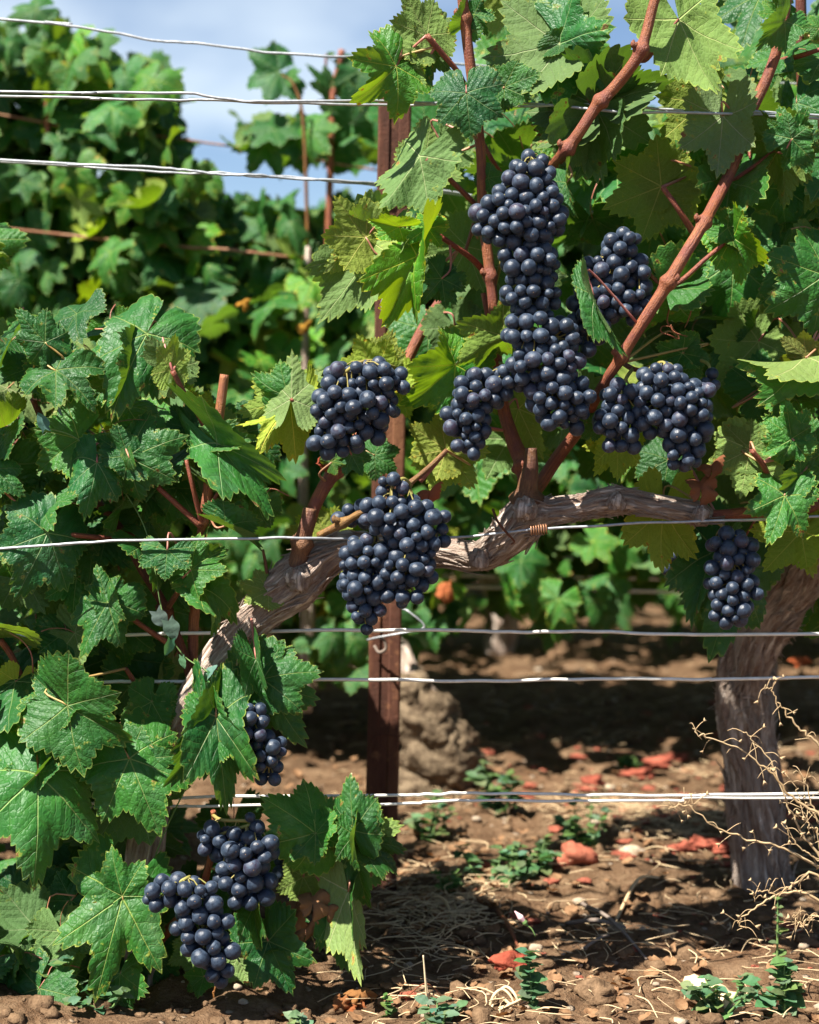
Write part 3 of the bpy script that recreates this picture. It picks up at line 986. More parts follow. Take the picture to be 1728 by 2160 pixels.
cane([(1020, 618, 1.75, 6), (1028, 660, 1.75, 6), (1036, 690, 1.76, 6)], VINE_A, (), PK)
cane([(1064, 712, 1.72, 5), (1048, 720, 1.735, 5), (1040, 735, 1.755, 5)], VINE_A, (), BR)
cane([(880, 1060, 1.665, 5), (868, 1040, 1.665, 4), (862, 1024, 1.66, 4)], VINE_A, (), PK)
cane([(942, 950, 1.67, 5), (920, 975, 1.665, 6), (885, 1015, 1.66, 7)], VINE_A, (), PK)
cane([(740, 2000, 1.74, 3), (735, 1950, 1.74, 3), (725, 1920, 1.73, 3)], VINE_A, (), BR)
cane([(614, 842, 1.69, 4), (635, 865, 1.70, 5), (656, 895, 1.72, 5)], VINE_A, (), PK)
cane([(60, 720, 1.80, 6), (75, 780, 1.79, 6), (95, 850, 1.78, 7)], VINE_C, (), DK)
cane([(-90, 1120, 1.8, 12), (-70, 900, 1.85, 11), (-50, 760, 1.9, 10), (-50, 640, 1.95, 9), (-60, 560, 1.95, 8)], VINE_C, (), DK)
cane([(1820, 1060, 1.86, 15), (1800, 800, 1.88, 13), (1740, 560, 1.9, 13), (1700, 300, 1.9, 12), (1690, 60, 1.9, 12), (1690, -200, 1.9, 10)], VINE_B, (), DK)

# hero leaves: junction x, y, tip x, y, style, side (F upper side / B underside), roll deg, depth, tip depth offset, tint, width factor, seed
L = []


def HL(jx, jy, tx, ty, st='flat', side='F', roll=0, d=1.72, dz=0.0, tint='g', xs=1.0, seed=None, lenk=1.0):
    L.append((jx, jy, tx, ty, st, side, roll, d, dz, tint, xs, seed, lenk))


# --- upper middle
HL(771, 500, 690, 400, 'flat', 'B', 15, 1.70, -.01, 'y', 1.05)
HL(771, 502, 672, 585, 'cup', 'B', -8, 1.705, .01, 'l', .85)
HL(785, 525, 672, 712, 'cup', 'B', 22, 1.715, .02, 'g', .72)
HL(885, 328, 800, 470, 'fold', 'B', 30, 1.71, 0, 'g', .8)
HL(900, 75, 838, -40, 'flat', 'B', 25, 1.71, 0, 'l', .8)
HL(898, 85, 895, 215, 'cup', 'B', -35, 1.73, 0, 'd', .75)
HL(835, 140, 752, 235, 'wavy', 'F', -10, 1.70, -.01, 'y', 1.0)
HL(842, 150, 765, 130, 'wavy', 'F', 20, 1.71, -.01, 'l', .7)
HL(860, 145, 905, 190, 'wavy', 'B', 20, 1.71, 0, 'l', .9)
HL(985, 48, 1022, -20, 'fold', 'F', 15, 1.71, 0, 'l', .9)
HL(1000, 30, 1030, 78, 'wavy', 'F', 15, 1.71, 0, 'l', .9)
HL(1180, 90, 1052, 10, 'cup', 'B', 15, 1.75, .02, 'd', 1.15)
HL(1150, 40, 1110, -60, 'flat', 'B', 10, 1.76, .02, 'd', .8)
HL(1064, 184, 1152, 145, 'flat', 'F', -15, 1.71, -.02, 'g', .85)
HL(1060, 180, 1015, 110, 'flat', 'F', -30, 1.74, 0, 'd', .7)
HL(1182, 92, 1285, 190, 'wavy', 'F', 20, 1.70, -.02, 'b', .85)
HL(1180, 85, 1262, 55, 'fold', 'F', -25, 1.72, 0, 'd', .55)
HL(1250, 212, 1140, 300, 'cup', 'B', 5, 1.78, .01, 'd', 1.15)
HL(1265, 222, 1370, 300, 'cup', 'B', 0, 1.78, .01, 'd', 1.2)
HL(1245, 212, 1195, 130, 'flat', 'B', 10, 1.79, .01, 'd', 1.0)
HL(1432, 38, 1500, 210, 'droop', 'B', -12, 1.69, -.01, 'l', .70)
HL(1486, 215, 1378, 315, 'cup', 'B', 8, 1.77, .01, 'y', 1.0)
HL(1486, 212, 1425, 175, 'flat', 'B', -10, 1.79, .01, 'd', .9)
HL(1525, 245, 1512, 400, 'cup', 'B', 10, 1.72, 0, 's', .88)
HL(984, 196, 992, 310, 'cup', 'F', 4, 1.69, .01, 'b', 1.1)
HL(990, 215, 1012, 152, 'fold', 'F', 25, 1.70, 0, 'b', .7)
HL(895, 350, 985, 300, 'flat', 'B', -10, 1.79, .01, 'l', 1.1)
HL(930, 300, 960, 420, 'flat', 'B', 25, 1.80, .01, 'g', .9)
HL(1395, 393, 1250, 450, 'flat', 'B', -5, 1.76, .01, 'y', 1.05)
HL(1395, 393, 1345, 312, 'flat', 'B', 5, 1.765, .01, 'y', .8)
HL(1395, 395, 1365, 530, 'flat', 'B', 10, 1.77, .02, 'y', 1.05)
HL(1550, 372, 1530, 485, 'tight', 'F', -20, 1.69, .01, 'g', 1.1)
HL(1535, 480, 1612, 515, 'fold', 'F', 10, 1.70, 0, 'l', .8)
HL(1545, 515, 1570, 600, 'twist', 'F', 20, 1.70, 0, 'Y', .8)
HL(1550, 510, 1590, 545, 'twist', 'F', 0, 1.69, 0, 'o', .7)
HL(1670, 293, 1602, 245, 'lobed', 'F', -5, 1.70, 0, 'g', .8)
HL(1670, 293, 1720, 205, 'lobed', 'F', 10, 1.70, 0, 'g', 1.0)
HL(1672, 295, 1715, 372, 'wavy', 'F', 10, 1.71, 0, 'g', .8)
HL(1660, 300, 1668, 425, 'droop', 'B', 20, 1.76, 0, 'l', .7)
HL(1655, 45, 1600, 115, 'fold', 'F', -15, 1.73, 0, 'g', .8)
HL(1640, 30, 1600, -10, 'wavy', 'F', 15, 1.74, 0, 'y', .8)
HL(1600, 245, 1540, 185, 'fold', 'F', -20, 1.73, 0, 'd', .7)
HL(1728, 60, 1702, 25, 'wavy', 'F', 10, 1.71, 0, 'l', 1.0)
HL(1740, 580, 1618, 672, 'cup', 'F', -12, 1.72, -.01, 'g', 1.1)
HL(1735, 575, 1650, 560, 'flat', 'F', 12, 1.73, -.01, 'g', 1.0)
HL(1410, 615, 1488, 715, 'cup', 'F', 10, 1.76, 0, 'g', 1.1)
HL(1410, 610, 1405, 530, 'flat', 'F', -20, 1.77, 0, 'g', .9)
HL(932, 588, 880, 650, 'lobed', 'F', 5, 1.69, 0, 'g', 1.0)
HL(932, 588, 960, 545, 'flat', 'F', -10, 1.70, 0, 'b', .85)
HL(934, 590, 965, 652, 'flat', 'F', 10, 1.70, 0, 'b', .85)
HL(905, 480, 842, 470, 'lobed', 'F', 0, 1.69, 0, 'Y', .8)
HL(903, 482, 885, 548, 'lobed', 'F', 10, 1.69, -.01, 'Y', .8)
HL(842, 478, 765, 470, 'fold', 'F', -25, 1.685, -.01, 'Y', .65)
HL(880, 540, 795, 690, 'twist', 'F', 30, 1.69, 0, 'Y', .42)
HL(905, 480, 935, 445, 'wavy', 'B', 10, 1.70, 0, 'y', .9)
HL(1010, 728, 1028, 655, 'fold', 'F', -25, 1.72, 0, 'g', .75)
HL(1030, 560, 1180, 420, 'flat', 'B', 0, 1.84, 0, 'd', 1.1)
HL(985, 520, 925, 640, 'flat', 'B', -10, 1.82, 0, 'l', 1.0)
HL(960, 690, 1000, 800, 'flat', 'B', -10, 1.83, 0, 'd', 1.0)
HL(1252, 622, 1302, 775, 'fold', 'F', 40, 1.625, 0, 'g', .20, 31)
HL(1195, 385, 1195, 470, 'fold', 'F', 55, 1.68, 0, 'g', .7)
HL(1030, 375, 1080, 410, 'flat', 'F', 10, 1.72, 0, 'g', .8)
# --- middle
HL(1064, 710, 935, 770, 'fold', 'B', -38, 1.69, -.02, 'y', .75)
HL(960, 770, 850, 885, 'wavy', 'F', -15, 1.685, -.01, 'Y', .75)
HL(960, 770, 885, 780, 'fold', 'F', 25, 1.70, 0, 'Y', .7)
HL(941, 948, 848, 885, 'flat', 'B', 5, 1.74, 0, 'y', .95)
HL(941, 948, 1010, 1040, 'cup', 'B', 5, 1.75, .01, 'y', 1.1)
HL(941, 950, 905, 1035, 'flat', 'B', 15, 1.755, .01, 'd', .8)
HL(1094, 862, 1150, 985, 'cup', 'B', 0, 1.79, 0, 'y', .8)
HL(1262, 895, 1218, 925, 'fold', 'F', 15, 1.71, 0, 'g', 1.0)
HL(1308, 925, 1248, 1020, 'cup', 'B', 15, 1.77, 0, 'Y', .8)
HL(1305, 925, 1300, 1035, 'cup', 'B', -10, 1.76, 0, 'Y', .75)
HL(1410, 970, 1395, 1070, 'cup', 'F', -5, 1.80, 0, 'd', 1.2)
HL(1400, 1075, 1382, 1210, 'droop', 'B', -15, 1.76, 0, 'Y', .8)
HL(1582, 948, 1558, 1068, 'flat', 'B', 0, 1.71, .01, 'l', 1.15)
HL(1582, 948, 1520, 885, 'flat', 'B', -5, 1.71, .01, 'l', 1.0)
HL(1582, 948, 1640, 920, 'flat', 'B', -5, 1.72, .01, 'd', .9)
HL(1670, 925, 1600, 870, 'wavy', 'F', -5, 1.69, 0, 'l', .8)
HL(1672, 925, 1655, 815, 'lobed', 'F', 10, 1.69, 0, 'l', .8)
HL(1672, 930, 1600, 960, 'wavy', 'F', 5, 1.69, 0, 'l', .8)
HL(1730, 960, 1712, 862, 'flat', 'F', 10, 1.72, 0, 'g', 1.0)
HL(1690, 1000, 1640, 1055, 'fold', 'F', -20, 1.70, -.01, 'l', .7)
HL(1655, 1045, 1625, 1155, 'wavy', 'F', -10, 1.69, -.01, 'l', .85)
HL(1680, 1080, 1712, 1100, 'wavy', 'F', 10, 1.69, 0, 'l', .9)
HL(1690, 1120, 1600, 1225, 'cup', 'B', 10, 1.76, 0, 'Y', 1.0)
HL(1690, 1120, 1710, 1235, 'cup', 'B', -15, 1.77, 0, 'Y', 1.0)
HL(1555, 1195, 1500, 1412, 'cup', 'F', -10, 1.79, .0, 'd', .78)
HL(1510, 1160, 1425, 1330, 'fold', 'F', 35, 1.80, 0, 'b', .6)
HL(1700, 752, 1640, 705, 'wavy', 'B', -10, 1.71, 0, 'o', .9)
HL(1700, 755, 1535, 800, 'tight', 'F', -62, 1.70, -.01, 'l', .6)
HL(1440, 745, 1360, 775, 'fold', 'F', -10, 1.75, 0, 'l', .8)
HL(1440, 745, 1485, 815, 'flat', 'F', 5, 1.75, 0, 'l', .9)
HL(1600, 720, 1500, 830, 'cup', 'B', 5, 1.82, 0, 'l', 1.0)
HL(1600, 820, 1700, 745, 'flat', 'F', 0, 1.80, 0, 'd', 1.0)
HL(790, 790, 745, 690, 'flat', 'B', 5, 1.79, 0, 'Y', 1.0)
HL(800, 775, 835, 680, 'flat', 'B', -5, 1.80, 0, 'y', .8)
HL(830, 800, 870, 900, 'flat', 'B', -5, 1.82, 0, 'Y', .8)
HL(742, 960, 768, 1010, 'flat', 'F', 5, 1.69, 0, 'b', 1.0)
HL(790, 960, 850, 1000, 'cup', 'F', -15, 1.75, 0, 'd', 1.1)
HL(700, 975, 730, 950, 'wavy', 'F', 0, 1.69, 0, 'o', 1.0)
# --- left upper
HL(95, 722, 22, 640, 'cup', 'F', -8, 1.68, -.01, 'g', .85)
HL(118, 785, 128, 668, 'wavy', 'F', 10, 1.69, -.01, 'd', .55)
HL(118, 785, 18, 832, 'flat', 'F', 5, 1.72, 0, 'd', .9)
HL(118, 782, 222, 842, 'wavy', 'F', -12, 1.68, -.02, 'g', .9)
HL(310, 705, 205, 885, 'cup', 'F', 14, 1.70, -.02, 'g', .8)
HL(361, 780, 300, 700, 'fold', 'B', 5, 1.69, 0, 'g', .95)
HL(361, 780, 370, 690, 'flat', 'B', 10, 1.685, 0, 'y', .75)
HL(361, 782, 290, 820, 'fold', 'B', 25, 1.70, 0, 'd', .8)
HL(273, 965, 398, 905, 'cup', 'F', -10, 1.69, -.02, 'g', 1.0)
HL(271, 962, 178, 905, 'wavy', 'F', 5, 1.685, 0, 'g', .7)
HL(273, 963, 300, 860, 'flat', 'F', 5, 1.695, 0, 'g', .8)
HL(273, 966, 285, 1000, 'tight', 'F', 5, 1.68, 0, 'l', .8)
HL(205, 975, 180, 1105, 'roll', 'F', -12, 1.68, -.01, 'b', .8)
HL(180, 960, 105, 1005, 'flat', 'B', 5, 1.74, 0, 'Y', .8)
HL(614, 842, 500, 790, 'cup', 'F', -25, 1.70, 0, 'g', .85)
HL(614, 842, 620, 730, 'fold', 'B', -10, 1.69, .02, 'p', .9)
HL(614, 842, 480, 880, 'flat', 'B', 15, 1.72, 0, 'y', .8)
HL(612, 845, 538, 975, 'twist', 'B', 25, 1.70, -.01, 'Y', .55)
HL(400, 905, 350, 835, 'wavy', 'F', 20, 1.72, 0, 'd', .7)
HL(445, 930, 408, 850, 'fold', 'F', -20, 1.70, 0, 'd', .6)
HL(430, 870, 395, 815, 'flat', 'B', 5, 1.74, 0, 'Y', .9)
HL(450, 935, 548, 910, 'fold', 'F', -30, 1.69, -.02, 'g', .55)
HL(450, 935, 452, 1085, 'flat', 'B', -5, 1.75, 0, 'l', .75)
HL(458, 935, 580, 1088, 'twist', 'F', 15, 1.685, -.01, 'b', .45)
HL(520, 910, 600, 985, 'flat', 'F', 10, 1.77, 0, 'd', 1.0)
HL(353, 1160, 345, 1225, 'open', 'F', 5, 1.665, 0, 'g', 1.25, None, 1.15)
HL(475, 1110, 575, 1150, 'tight', 'F', -35, 1.69, 0, 'g', .6)
HL(403, 1202, 490, 1132, 'wavy', 'F', -5, 1.67, 0, 'l', .8)
HL(403, 1205, 470, 1255, 'wavy', 'F', 5, 1.68, 0, 'g', .8)
HL(425, 1240, 482, 1335, 'twist', 'F', -10, 1.68, -.01, 'l', .65)
HL(566, 1247, 490, 1225, 'flat', 'B', 10, 1.71, 0, 'l', .85)
HL(690, 1150, 590, 1110, 'flat', 'B', 5, 1.79, 0, 'y', 1.1)
HL(680, 1120, 660, 1040, 'flat', 'B', 5, 1.80, 0, 'Y', 1.0)
HL(-20, 990, 62, 1045, 'cup', 'F', -10, 1.68, 0, 'b', .9)
HL(100, 1120, 95, 1035, 'cup', 'F', 10, 1.70, 0, 'd', .6)
HL(100, 1122, -10, 1075, 'flat', 'F', 0, 1.72, 0, 'd', 1.2)
HL(100, 1124, 32, 1288, 'cup', 'F', -15, 1.68, -.01, 'b', .9)
HL(110, 1110, 130, 1060, 'flat', 'B', 0, 1.73, 0, 'Y', .8)
HL(228, 1270, 152, 1392, 'cup', 'F', 12, 1.69, -.01, 'g', .85)
HL(228, 1270, 195, 1180, 'cup', 'F', -10, 1.695, 0, 'g', .85)
HL(228, 1272, 245, 1345, 'fold', 'F', 20, 1.69, 0, 'l', .7)
HL(230, 1110, 300, 1190, 'flat', 'F', 0, 1.76, 0, 'd', 1.2)
HL(270, 1290, 310, 1262, 'flat', 'F', 0, 1.72, 0, 'l', 1.0)
# --- left lower
HL(143, 1488, 285, 1585, 'fold', 'F', 22, 1.67, -.01, 'g', 1.0)
HL(143, 1486, 45, 1415, 'wavy', 'F', 0, 1.68, 0, 'g', .9)
HL(143, 1486, 215, 1415, 'fold', 'F', -25, 1.68, 0, 'g', .8)
HL(80, 1633, 85, 1895, 'cup', 'F', -2, 1.66, -.03, 'p', .92)
HL(80, 1630, 25, 1560, 'wavy', 'F', 5, 1.67, 0, 'g', .9)
HL(82, 1630, 130, 1580, 'tight', 'F', 20, 1.66, 0, 'b', .6)
HL(100, 1500, 60, 1600, 'flat', 'F', 5, 1.71, 0, 'g', 1.0)
HL(273, 1600, 345, 1778, 'cup', 'F', 0, 1.68, -.01, 'g', .95)
HL(275, 1602, 385, 1690, 'flat', 'F', 15, 1.69, 0, 'g', .8)
HL(330, 1510, 365, 1450, 'flat', 'F', 5, 1.72, 0, 'g', .9)
HL(320, 1480, 290, 1580, 'flat', 'F', 5, 1.72, 0, 'g', .9)
HL(225, 1590, 178, 1665, 'wavy', 'F', 5, 1.70, 0, 'g', .8)
HL(452, 1512, 352, 1695, 'fold', 'F', -22, 1.665, -.01, 'd', .52)
HL(452, 1512, 418, 1422, 'flat', 'F', -20, 1.667, 0, 'd', .7)
HL(456, 1512, 478, 1748, 'wavy', 'F', 12, 1.655, -.01, 'g', .5, 777)
HL(458, 1514, 532, 1640, 'fold', 'F', 30, 1.66, -.01, 'g', .5)
HL(553, 1432, 690, 1400, 'cup', 'F', -20, 1.68, -.01, 'g', .95)
HL(553, 1430, 600, 1335, 'cup', 'F', -10, 1.685, 0, 'g', .85)
HL(553, 1434, 650, 1600, 'cup', 'F', 18, 1.69, 0, 'g', .68)
HL(540, 1390, 560, 1500, 'tight', 'F', 20, 1.68, 0, 'd', .6)
HL(666, 1758, 550, 1665, 'cup', 'F', 12, 1.69, -.02, 'l', 1.0)
HL(666, 1758, 600, 1825, 'flat', 'F', 5, 1.69, -.01, 'l', .8)
HL(666, 1760, 715, 1690, 'wavy', 'F', -15, 1.69, 0, 'l', .8)
HL(746, 1752, 728, 1622, 'cup', 'F', -20, 1.68, 0, 'g', .72)
HL(748, 1752, 800, 1720, 'flat', 'F', -5, 1.69, 0, 'g', .8)
HL(751, 1760, 868, 1738, 'flat', 'B', -5, 1.72, 0, 'l', .95)
HL(760, 1770, 865, 1850, 'twist', 'F', 20, 1.70, 0, 'd', .5)
HL(748, 1760, 740, 1850, 'tight', 'F', 40, 1.68, 0, 'g', .6)
HL(752, 1770, 752, 1930, 'droop', 'F', 25, 1.71, 0, 'd', .5)
HL(735, 1880, 752, 2105, 'fold', 'B', -15, 1.70, -.01, 'p', .38)
HL(730, 1890, 708, 2080, 'fold', 'F', 30, 1.72, 0, 'd', .42)
HL(258, 1893, 190, 2150, 'lobed', 'F', 8, 1.66, -.02, 'l', .80, 4242, 0.95)
HL(258, 1890, 225, 1775, 'wavy', 'F', -6, 1.66, 0, 'l', .95)
HL(566, 1985, 622, 2115, 'fold', 'F', 10, 1.69, 0, 'g', .9)
HL(566, 1985, 665, 1965, 'fold', 'F', -25, 1.70, 0, 'd', .7)
HL(535, 1915, 545, 2022, 'tight', 'F', 10, 1.68, 0, 'l', .7)
HL(415, 2000, 345, 2040, 'flat', 'B', 10, 1.72, 0, 'p', .9)
HL(500, 2020, 535, 2090, 'flat', 'B', 10, 1.72, 0, 'p', 1.0)
HL(430, 2060, 382, 2098, 'fold', 'F', 10, 1.70, 0, 'l', .9)
HL(145, 2010, 118, 2080, 'flat', 'B', 0, 1.70, 0, 'p', .8)
HL(37, 1440, 10, 1520, 'flat', 'B', 10, 1.73, 0, 'Y', 1.0)
HL(150, 1900, 60, 1990, 'cup', 'F', 10, 1.74, 0, 'd', 1.0)
HL(60, 1880, 20, 2010, 'cup', 'F', 10, 1.76, 0, 'd', 1.0)
HL(200, 1980, 130, 2080, 'cup', 'F', -10, 1.76, 0, 'd', 1.0)
HL(290, 1980, 300, 2100, 'flat', 'F', 20, 1.73, 0, 'd', .9)
HL(330, 2010, 385, 2090, 'flat', 'F', 0, 1.74, 0, 'd', .9)
HL(250, 1300, 225, 1350, 'flat', 'B', 0, 1.72, 0, 'l', .9)
HL(640, 1850, 615, 1935, 'flat', 'B', 0, 1.76, 0, 'l', .9)

import mathutils
kd = mathutils.kdtree.KDTree(len(CANE_PTS))
for i, (p, v) in enumerate(CANE_PTS):
    kd.insert(p, i)
kd.balance()
NLEAF = {}


def petiole_for(leaf, J, ydir, n, size, far=0.11, r0=0.00115, maxd=0.12):
    co, idx, dist = kd.find(J)
    if dist < 0.016:
        return
    if dist < maxd:
        end = Vector(co)
        mid = J - ydir * min(dist * 0.4, 0.03) - n * 0.006
        pts = [J, mid, end]
    else:
        e = J - ydir * 0.03 - n * 0.02 + Vector((R.uniform(-.01, .01), 0.03, R.uniform(-0.03, 0.0)))
        pts = [J, J - ydir * 0.016 - n * 0.006, e, e + Vector((0, 0.02, -0.02))]
    V, F, A = tube(pts, [r0 * 0.8, r0 * 0.9, r0 * 1.25], 6, 10)
    put('petiole', tmesh('petiole', (V, F, A), M_PET), leaf, color=jit_tint(R.choice([(1, 1, 1), (1, 1.2, 0.9), (0.9, 1.5, 0.7)])))


for i, (jx, jy, tx, ty, st, side, roll, d, dz, tint, xs, seed, lenk) in enumerate(L):
    hang = max(0.0, (ty - jy)) * d / FPX * (0.38 if side == 'F' else 0.15)
    J, T = P(jx, jy, d), P(tx, ty, d + dz - hang)
    for e_ in ENDS:
        ex_, ey_ = pix(e_)
        if math.hypot(ex_ - jx, ey_ - jy) < 20 and abs(e_.y - J.y) < .1:
            J = e_.copy()
            break
    y = (T - J)
    size = y.length
    kw = dict(STYLE[st])
    # a bent blade looks shorter than it is: make up for it
    sh = math.sin(abs(kw['ky'])) / abs(kw['ky']) if abs(kw['ky']) > .01 else 1
    size *= lenk / max(sh, 0.7) * 0.80
    y.normalize()
    toc = (Vector((0, 0, CAM_H)) - J).normalized()
    n = (toc + Vector((R.uniform(-.12, .12), 0, R.uniform(-.05, .22)))).normalized()
    n = (n - y * n.dot(y)).normalized()
    n = Matrix.Rotation(math.radians(roll), 3, y) @ n
    if side == 'B':
        n = -n
        kw['ky'] *= 0.5
    kw['lobe'] = max(0.1, kw['lobe'] * R.uniform(0.8, 1.5) + R.uniform(-.05, .15))
    kw['wave'] *= R.uniform(0.8, 1.4)
    kw['nt'] = (R.choice((6, 7)), R.choice((6, 7, 8)), R.choice((6, 7)))
    me = leaf_mesh('leaf_blade', seed or 900 + i, rings=9, **kw)
    vine = VINE_B if jx > 1510 and jy < 1300 else (VINE_C if jx < 130 and jy < 1300 else VINE_A)
    # the blade may be asymmetric: a little real shear of outline comes from the seed
    M = leaf_matrix(J, y, n, size, min(1.25, xs * 0.92))
    o = put('leaf', me, vine, M=M, color=jit_tint(TINTS[tint]))
    NLEAF[vine.name] = NLEAF.get(vine.name, 0) + 1
    petiole_for(o, J, y, n, size)

# filler leaves inside the canopy, behind the hero leaves
PETF = []
for k in range(4):
    V, F, A = tube([Vector((0, 0, 0)), Vector((0, -.25, -.08)), Vector((R.uniform(-.2, .2), -.5, -.3)), Vector((R.uniform(-.3, .3), -.6, -.6))], [0.011, 0.012, 0.016], 5, 8)
    PETF.append(tmesh('petiole', (V, F, A), M_PET))


def rand_leaf_pose(rnd, up=0.5, out=0.6):
    n = Vector((rnd.gauss(-0.15, .55), -out + rnd.gauss(0, .45), up + rnd.gauss(0, .4))).normalized()
    t = Vector((rnd.gauss(0, .6), rnd.gauss(-.2, .4), -1 + rnd.gauss(0, .45)))
    y = (t - n * t.dot(n)).normalized()
    return y, n


def inside(px, py, rects):
    return any(a <= px <= b and c <= py <= e for a, b, c, e in rects)


SKY = [(1225, 1440, -40, 180), (905, 965, 0, 60), (925, 985, 75, 170)]
CLEAR = SKY + [(770, 870, 250, 470), (785, 868, 480, 690), (680, 880, -50, 480)]


def scatter(vine, rects, count, d0, d1, seed, tints='gggdlyb', smin=.048, smax=.078, flip=.3, clear=CLEAR):
    rnd = random.Random(seed)
    area = [(b - a) * (e - c) for a, b, c, e in rects]
    made, tries = 0, 0
    while made < count and tries < count * 20:
        tries += 1
        a, b, c, e = rnd.choices(rects, area)[0]
        px, py, d = rnd.uniform(a, b), rnd.uniform(c, e), rnd.uniform(d0, d1)
        y, n = rand_leaf_pose(rnd)
        size = rnd.uniform(smin, smax)
        J = P(px, py, d)
        cpt = J + y * size * 0.5
        cx_, cy_ = pix(cpt)
        ex = size * 0.5 / d * FPX
        if any(A_ - ex < cx_ < B_ + ex and C_ - ex < cy_ < E_ + ex for A_, B_, C_, E_ in clear):
            continue
        if rnd.random() < flip:
            n = -n
        M = leaf_matrix(J, y, n, size)
        o = put('leaf', rnd.choice(FILL), vine, M=M, color=jit_tint(TINTS[rnd.choice(tints)], rnd))
        put('petiole', rnd.choice(PETF), o, M=M, color=(1, rnd.uniform(.9, 1.5), .9))
        NLEAF[vine.name] = NLEAF.get(vine.name, 0) + 1
        made += 1


scatter(VINE_A, [(890, 1480, 220, 520), (1020, 1220, -80, 350), (900, 1480, 500, 760), (1000, 1500, 760, 960)], 90, 1.86, 2.25, 1)
scatter(VINE_B, [(1450, 1900, -100, 1080), (1440, 1800, 100, 760)], 130, 1.84, 2.3, 2)
scatter(VINE_B, [(1560, 1800, 1040, 1200)], 8, 1.86, 2.1, 22, tints='lyg')
scatter(VINE_B, [(1740, 2400, -200, 1300)], 105, 1.75, 2.3, 3)
scatter(VINE_C, [(-20, 330, 700, 1000), (-60, 250, 900, 1400)], 48, 1.80, 2.15, 4, clear=[], tints='gdgdl')
scatter(VINE_C, [(-700, -20, 500, 1900)], 100, 1.65, 2.2, 5, clear=[])
scatter(VINE_A, [(60, 560, 860, 1300), (0, 420, 1150, 1600)], 40, 1.80, 2.05, 6, clear=[(430, 560, 1120, 1500)], tints='gdgdl')
scatter(VINE_C, [(-80, 300, 1350, 1750)], 24, 1.72, 1.95, 8, clear=[(390, 800, 1250, 1700)], tints='gdgd')
scatter(VINE_C, [(-60, 330, 1930, 2110)], 22, 1.66, 1.80, 92, clear=[(300, 560, 1850, 2160)], tints='dgd', smin=.035, smax=.06)
scatter(VINE_A, [(0, 300, 1800, 2060)], 20, 1.78, 1.92, 91, clear=[], tints='dgd')
scatter(VINE_A, [(120, 620, 1700, 2040)], 14, 1.80, 1.98, 9, clear=[(640, 900, 1500, 2100)], tints='dgd')

scatter(VINE_C, [(-20, 330, 660, 1000), (0, 250, 950, 1450)], 26, 1.70, 1.80, 51, clear=[], tints='gdgdlby', smin=.036, smax=.056, flip=.2)
scatter(VINE_A, [(230, 560, 800, 1120), (120, 480, 1100, 1420)], 22, 1.71, 1.79, 52, clear=[(440, 560, 1150, 1500)], tints='gdgdlby', smin=.036, smax=.056, flip=.3)
scatter(VINE_B, [(1590, 1760, 0, 900)], 14, 1.74, 1.84, 53, clear=CLEAR + [(1240, 1510, 740, 1000)], tints='gdgdlby', smin=.036, smax=.056, flip=.3)
# ------------------------------------------------------------------ grapes
def berry_mesh():
    me = bpy.data.meshes.new('berry')
    import bmesh
    bm = bmesh.new()
    bmesh.ops.create_icosphere(bm, subdivisions=4, radius=1.0)
    for v in bm.verts:
        rr = math.hypot(v.co.x, v.co.y)
        if v.co.z > 0.9:
            v.co.z -= 0.05 * math.exp(-(rr / 0.13) ** 2)
            if rr < 0.05:
                v.co.z += 0.05
    for f in bm.faces:
        f.smooth = True
    bm.to_mesh(me)
    bm.free()
    me.materials.append(M_GRAPE)
    return me


BERRY = berry_mesh()
GLOB = []


